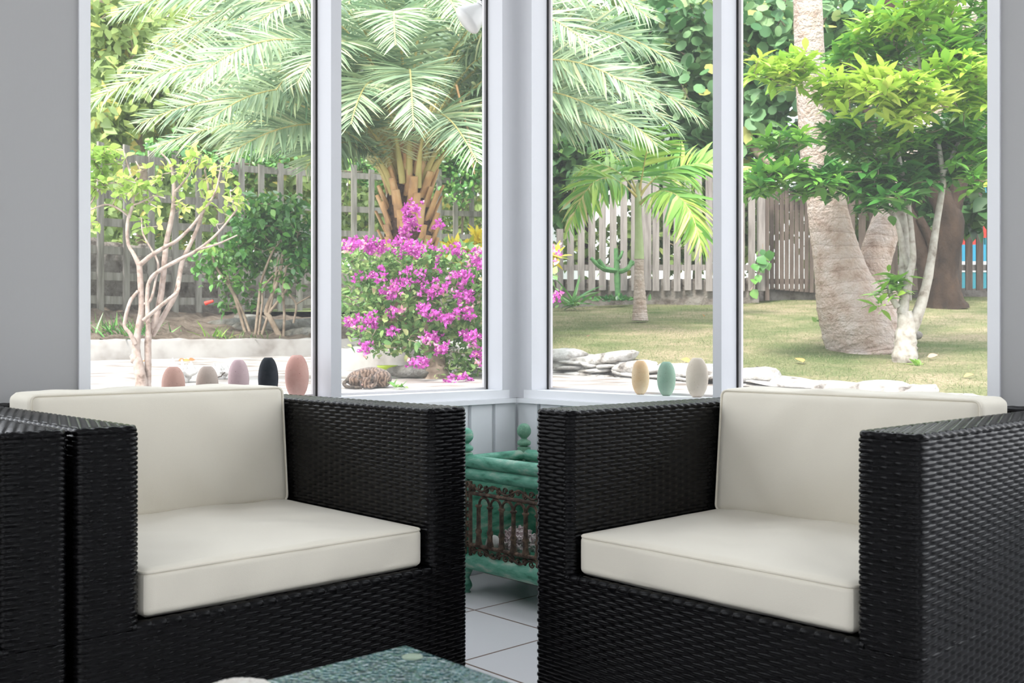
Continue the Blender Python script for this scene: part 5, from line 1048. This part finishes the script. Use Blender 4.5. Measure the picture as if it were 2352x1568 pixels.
for k, (px, py, d, r3, lab) in enumerate(((535, 748, 11.2, (.30, .14, .08), 'flat grey rock at the left of the rock row behind the hibiscus'), (600, 752, 11.1, (.32, .16, .09), 'broad grey lichen rock in the middle of the row behind the hibiscus'), (672, 752, 11.3, (.30, .16, .09), 'grey rock behind the right hibiscus stems'), (572, 730, 11.6, (.16, .1, .04), 'small pale flat rock on top of the rock row'), (700, 768, 10.8, (.2, .1, .07), 'grey rock at the right end of the kerb'), (235, 755, 10.6, (.2, .12, .09), 'dark rock below the fence at the far left'), (1095, 866, 7.9, (.13, .1, .07), 'dark grey rock under the bougainvillea, right side'))):
    b = MB(); c = W(px, py, d); stone(b, c, r3, 0.1, 3.0); tag(b.build('rock', M['rock'], loc=tuple(c)), lab, 'rock')
lv = ((327, 829, 9.15), (410, 826, 9.2), (421, 827, 9.2), (433, 825, 9.25))
for k, (px, py, d) in enumerate(lv):
    b = MB(); scatter(b, T_OV, np.array([W(px, py+1, d)]), np.array([[1, .2*k, .1]]), [.06], [.0 if k != 2 else .3], ups=np.array([[0, -.8, .5]])); tag(b.build('fallen_leaf', M['deadleaf'], loc=tuple(W(px, py, d))), ['reddish fallen leaf at the kerb foot left of the pruned tree trunk', 'dark red fallen leaf at the kerb foot, leftmost of three', 'orange fallen leaf at the kerb foot, middle of three', 'pink fallen leaf at the kerb foot, rightmost of three'][k], 'leaf', 'fallen leaves along the kerb')
# ---------------------------------------------------------------- big brown tree behind
BT = 11.6
bt = thing('brown_tree', 'old tree with a dark brown bulging trunk behind the pale shrub stems', 'tree', tuple(W(2160, 690, BT)))
b = MB(); sk = []
for pts in ([(2175, 712, BT, 96), (2172, 680, BT, 76), (2172, 620, BT, 54), (2180, 560, BT, 56), (2184, 510, BT, 58), (2168, 470, BT, 50), (2150, 430, BT, 48), (2140, 380, BT, 40), (2120, 300, BT, 34), (2080, 150, BT, 30), (2040, 0, BT, 26)],
            [(2140, 708, BT+.1, 58), (2132, 640, BT+.1, 46), (2120, 590, BT+.1, 36), (2100, 520, BT+.1, 28), (2080, 470, BT+.2, 22), (2040, 400, BT+.3, 20), (1990, 250, BT+.5, 18)],
            [(2178, 520, BT, 40), (2200, 440, BT, 36), (2215, 380, BT, 30), (2240, 250, BT, 26)], [(2150, 640, BT, 30), (2140, 560, BT, 22), (2112, 500, BT, 18)]):
    sk.append(trunk(b, pts, 34, 14, .05))
b.build('trunk', M['darkbark'], bt)
b = MB(); P = np.vstack([sample(cl(px, py, BT+d, rx, ry, .6), n, .1)[0] for px, py, d, rx, ry, n in ((2190, 60, .6, 120, 120, 420), (2230, 300, .5, 70, 120, 300), (2180, 400, .9, 110, 45, 260), (2050, 330, 1.0, 100, 70, 240), (2235, 490, .8, 40, 45, 150), (2130, 500, 1.0, 60, 30, 90), (1980, 120, 1.0, 90, 110, 260))])
grow(np.vstack(sk), P[::14], .03, .004).build('branches', M['darkbark'], bt)
scatter(b, T_OV, P, randdir(len(P), -.2), RNG.uniform(.12, .24, len(P)), .45+RNG.normal(size=len(P))*.3, wv=.2); b.build('foliage', M['darkleaf'], bt)
# ---------------------------------------------------------------- sea grapes and other background trees
def bgtree(name, label, stems, clusters, mat_, tmpl, size, rnd, group=None, bark_='twig', tw_=12, cat_='tree', K=1, rot_up=-0.1):
    base = W(*stems[0][0][:3]); t = thing(name, label, cat_, tuple(base), group=group); b = MB(); sk = np.vstack([trunk(b, p, 24, 9, .04) for p in stems]); b.build('trunk', M[bark_], t)
    P = np.vstack([sample(cl(px, py, d, rx, ry, rd), n, .05)[0] for px, py, d, rx, ry, rd, n in clusters]); grow(sk, P[::tw_], .03, .005).build('branches', M[bark_], t)
    if K > 1: P = np.repeat(P, K, 0) + RNG.normal(size=(len(P)*K, 3))*size*.7
    b = MB(); scatter(b, tmpl, P, randdir(len(P), rot_up), RNG.uniform(size*.6, size*1.1, len(P)), rnd+RNG.normal(size=len(P))*.28, ups=np.array([0, -.5, .8])+RNG.normal(size=(len(P), 3))*.5, wv=.1); b.build('foliage', M[mat_], t); return t
bgtree('sea_grape_tree', 'sea grape tree with large round leaves behind the picket fence, left of the coconut palm', [[(1690, 640, 14.5, 34), (1660, 500, 14.5, 30), (1640, 380, 14.5, 28), (1600, 260, 14.5, 24), (1560, 100, 14.3, 18)], [(1660, 470, 14.5, 22), (1720, 360, 14.3, 20), (1790, 260, 14, 16), (1800, 100, 14, 12)], [(1640, 380, 14.5, 18), (1700, 300, 14.2, 16), (1760, 150, 14, 12), (1700, 20, 14, 10)], [(1720, 330, 13.4, 20), (1780, 380, 13.2, 24), (1830, 400, 13.0, 26)]],
       [(1560, 60, 14, 110, 120, 1.0, 420), (1500, 180, 14.4, 90, 110, .9, 220), (1620, 210, 14, 90, 110, .9, 330), (1740, 60, 13.6, 100, 110, .9, 380), (1780, 190, 13.5, 80, 90, .8, 260), (1730, 300, 13.8, 80, 80, .8, 240), (1620, 330, 14.3, 70, 60, .7, 160), (1900, 60, 13.2, 60, 90, .8, 130), (1560, 360, 15, 90, 60, .7, 150)], 'seagrape', T_RO, .20, .45, bark_='twig', tw_=30, rot_up=-.2)
bgtree('sea_grape_tree', 'sea grape tree behind the shrub at the top right', [[(2010, 640, 14.5, 30), (2000, 450, 14.5, 26), (1980, 250, 14, 22), (1960, 60, 13.5, 18)], [(2000, 400, 14.5, 18), (2100, 200, 14, 14), (2200, 60, 13.6, 12)]],
       [(1960, 60, 13.4, 110, 110, .8, 300), (2080, 120, 13.8, 120, 120, .9, 330), (2210, 90, 13.4, 90, 120, .8, 300), (1930, 250, 14, 90, 90, .8, 220), (2080, 300, 14.2, 120, 100, .9, 250), (2240, 300, 14, 60, 100, .8, 170), (1830, 330, 14.5, 70, 70, .7, 120)], 'seagrape', T_RO, .19, .3, bark_='twig', tw_=30, rot_up=-.2)
bgtree('hedge_tree', 'dark leafy tree beyond the left end of the picket fence', [[(1340, 620, 15, 40), (1350, 480, 15, 34), (1360, 380, 15, 30), (1370, 250, 15, 24)]], [(1300, 380, 14.8, 60, 60, .8, 420), (1330, 280, 15, 90, 80, .9, 520), (1400, 340, 15, 80, 50, .8, 300), (1300, 480, 15, 50, 40, .6, 160), (1470, 300, 15.3, 90, 60, .9, 300), (1300, 150, 15.6, 90, 110, 1, 420), (1480, 120, 15.6, 100, 120, 1, 420), (1500, 420, 15.2, 80, 40, .7, 220)], 'darkleaf', T_OV2, .20, .55, bark_='darkbark', K=2)
bgtree('hedge_tree', 'loose green understorey growth behind the pickets and gate', [[(1600, 660, 15.5, 20), (1600, 560, 15.5, 16), (1590, 450, 15.5, 12)]], [(1330, 560, 15, 60, 60, .5, 100), (1470, 560, 15.2, 70, 70, .6, 260), (1580, 540, 15.2, 80, 90, .6, 360), (1700, 520, 15, 60, 100, .6, 300), (1640, 440, 15.2, 90, 60, .7, 260), (1930, 520, 15, 70, 90, .6, 200), (2060, 520, 15, 80, 90, .6, 300), (1800, 480, 15.5, 70, 60, .5, 120)], 'bgleaf', T_OV2, .20, .25, K=2)
VC = [(250, 60, 13.5, 90, 110, .9, 620), (330, 230, 13.5, 110, 90, .8, 560), (230, 300, 13, 60, 60, .6, 240), (480, 60, 15, 130, 120, 1, 560), (620, 120, 15.5, 130, 130, 1, 600), (420, 330, 14.5, 120, 60, .8, 520), (560, 330, 15, 120, 70, .8, 560), (670, 400, 15.5, 80, 60, .8, 360)]
bgtree('hedge_tree', 'yellow-green climbing hedge behind the fence at the top left', [[(300, 680, 13.2, 30), (330, 500, 13.2, 24), (320, 300, 13.4, 18), (300, 100, 13.5, 14)], [(520, 680, 14.5, 26), (500, 450, 14.5, 22), (470, 250, 14.8, 18), (480, 80, 15, 14)]], VC, 'bgleaf', T_OV2, .19, .5, K=2)
bgtree('hedge_tree', 'thin green tangle seen through the gaps of the lattice fence', [[(640, 690, 15.5, 20), (630, 560, 15.5, 16), (600, 450, 15.5, 12)]], [(260, 480, 12.6, 80, 60, .4, 260), (400, 500, 13.8, 90, 70, .5, 300), (540, 500, 15, 90, 70, .6, 280), (660, 520, 15.6, 80, 80, .6, 300), (260, 590, 12.4, 80, 40, .4, 120), (820, 480, 17, 70, 90, .7, 340), (900, 400, 17.5, 100, 80, .8, 340), (1060, 480, 18.3, 80, 90, .8, 320)], 'bgleaf', T_OV2, .16, .4, K=2)
bgtree('hedge_tree', 'tall pale green tree standing behind the date palm crown', [[(860, 600, 19, 26), (880, 400, 19, 22), (900, 200, 19, 18), (900, 20, 19, 14)], [(1080, 600, 19, 20), (1090, 350, 19, 18), (1080, 120, 19, 14)]], [(820, 120, 18.5, 120, 150, 1.4, 640), (980, 100, 18.5, 130, 150, 1.4, 640), (1110, 150, 19, 110, 170, 1.4, 600), (820, 320, 18.5, 100, 80, 1, 420), (1060, 340, 18.5, 110, 80, 1, 460), (950, 280, 19, 100, 90, 1, 360), (720, 200, 18, 90, 140, 1, 360)], 'bgleaf', T_OV2, .26, .35, K=2)
VV = [(1050, 390, 16.0, 70, 50, .4, 460), (1090, 340, 16, 40, 40, .4, 240), (1020, 350, 16, 50, 40, .4, 200), (840, 390, 15.2, 50, 30, .3, 140), (480, 380, 12.6, 60, 24, .3, 130), (600, 370, 13.6, 60, 24, .3, 150), (390, 350, 12.0, 60, 24, .3, 120), (1060, 440, 15.7, 30, 30, .15, 60)]
bgtree('vine', 'green vine tumbling over the top of the lattice fence behind the date palm', [[(1060, 640, 16.2, 6), (1062, 500, 16.2, 5), (1060, 400, 16.2, 5), (1000, 385, 16, 4), (840, 395, 15.2, 4), (600, 380, 13.6, 4), (400, 355, 12.2, 4)]], VV, 'hibleaf', T_OV2, .10, .55, cat_='vine', K=2, tw_=16)
for k, (px, py, d, w) in enumerate(((465, 330, 13.3, 12), (598, 360, 14.2, 15))): pass
# far tree line closes the view well beyond the fences
far = [(x, y, 27+RNG.uniform(-1, 3), 150, 190, 2.2, 300) for x in range(60, 2400, 170) for y in (-160, 130, 420, 610)]
bgtree('tree_line', 'distant solid tree line far beyond the fences', [[(700, 640, 25, 20), (700, 200, 25, 16)], [(1500, 640, 25, 20), (1500, 200, 25, 16)], [(2000, 640, 25, 20), (2000, 200, 25, 16)]], far, 'bgleaf', T_OV2, .55, .2, tw_=90, cat_='trees')['kind'] = 'stuff'
# white house beyond, painted play panel
M['housewall'] = mat('white_house_render', (.80, .82, .84), .9); M['roof'] = mat('pale_blue_grey_roof', (.50, .56, .60), .7)
ho = thing('house', 'white neighbouring house with a pale blue-grey roof glimpsed between trees and pickets', 'house', tuple(W(1500, 640, 21)))
x0, x1 = W(1262, 0, 21)[0], W(1850, 0, 21)[0]
b = MB(); b.box((x0, 21, 1.2), (x1, 24, H+(784-300)/F*21)); b.build('wall', M['housewall'], ho, smooth=False)
zr = H+(784-300)/F*21; b = MB(); b.add([[x0-.4, 20.5, zr], [x1+.4, 20.5, zr], [x1+.4, 22.5, zr+1.1], [x0-.4, 22.5, zr+1.1], [x0-.4, 24.5, zr], [x1+.4, 24.5, zr], [x0-.4, 22.5, zr-.05], [x1+.4, 22.5, zr-.05]], [[0, 1, 2, 3], [3, 2, 5, 4]]); b.build('roof', M['roof'], ho, smooth=False)
pn_ = thing('play_panel', 'blue, lime and red painted play panel seen through the fence at the far right', 'painted panel', tuple(W(2240, 615, 15)))
def slab(x0, y0, x1, y1, c, nm, d=15.0, dp=.0):
    if c not in M: M[c] = mat('paint_'+c, {'blue': (.02, .38, .62), 'teal': (.03, .30, .38), 'lime': (.50, .68, .02), 'red': (.75, .07, .04), 'whitep': (.8, .8, .8), 'yellow': (.85, .7, .05)}[c], .5)
    a, e = W(x0, y1, d), W(x1, y0, d); b = MB(); b.box((a[0], d-dp-.02, a[2]), (e[0], d-dp, e[2])); return b.build(nm, M[c], pn_, smooth=False)
b = MB(); a, e = W(2195, 640, 15), W(2330, 395, 15); b.box((a[0], 15.0, 1.2), (e[0], 15.06, e[2])); b.build('board', M['teal'] if 'teal' in M else mat('paint_teal', (.03, .30, .38), .5), pn_, smooth=False)
for q in ((2200, 562, 2262, 600, 'blue'), (2200, 540, 2240, 562, 'red'), (2232, 494, 2320, 512, 'lime'), (2254, 512, 2320, 546, 'red'), (2200, 478, 2320, 494, 'whitep'), (2225, 395, 2260, 412, 'teal'), (2225, 515, 2252, 540, 'whitep'), (2262, 546, 2320, 600, 'teal'), (2200, 600, 2320, 625, 'whitep'), (2230, 412, 2330, 430, 'lime'), (2225, 436, 2330, 476, 'blue'), (2205, 520, 2222, 540, 'lime')): slab(*q, nm='painted_patch')
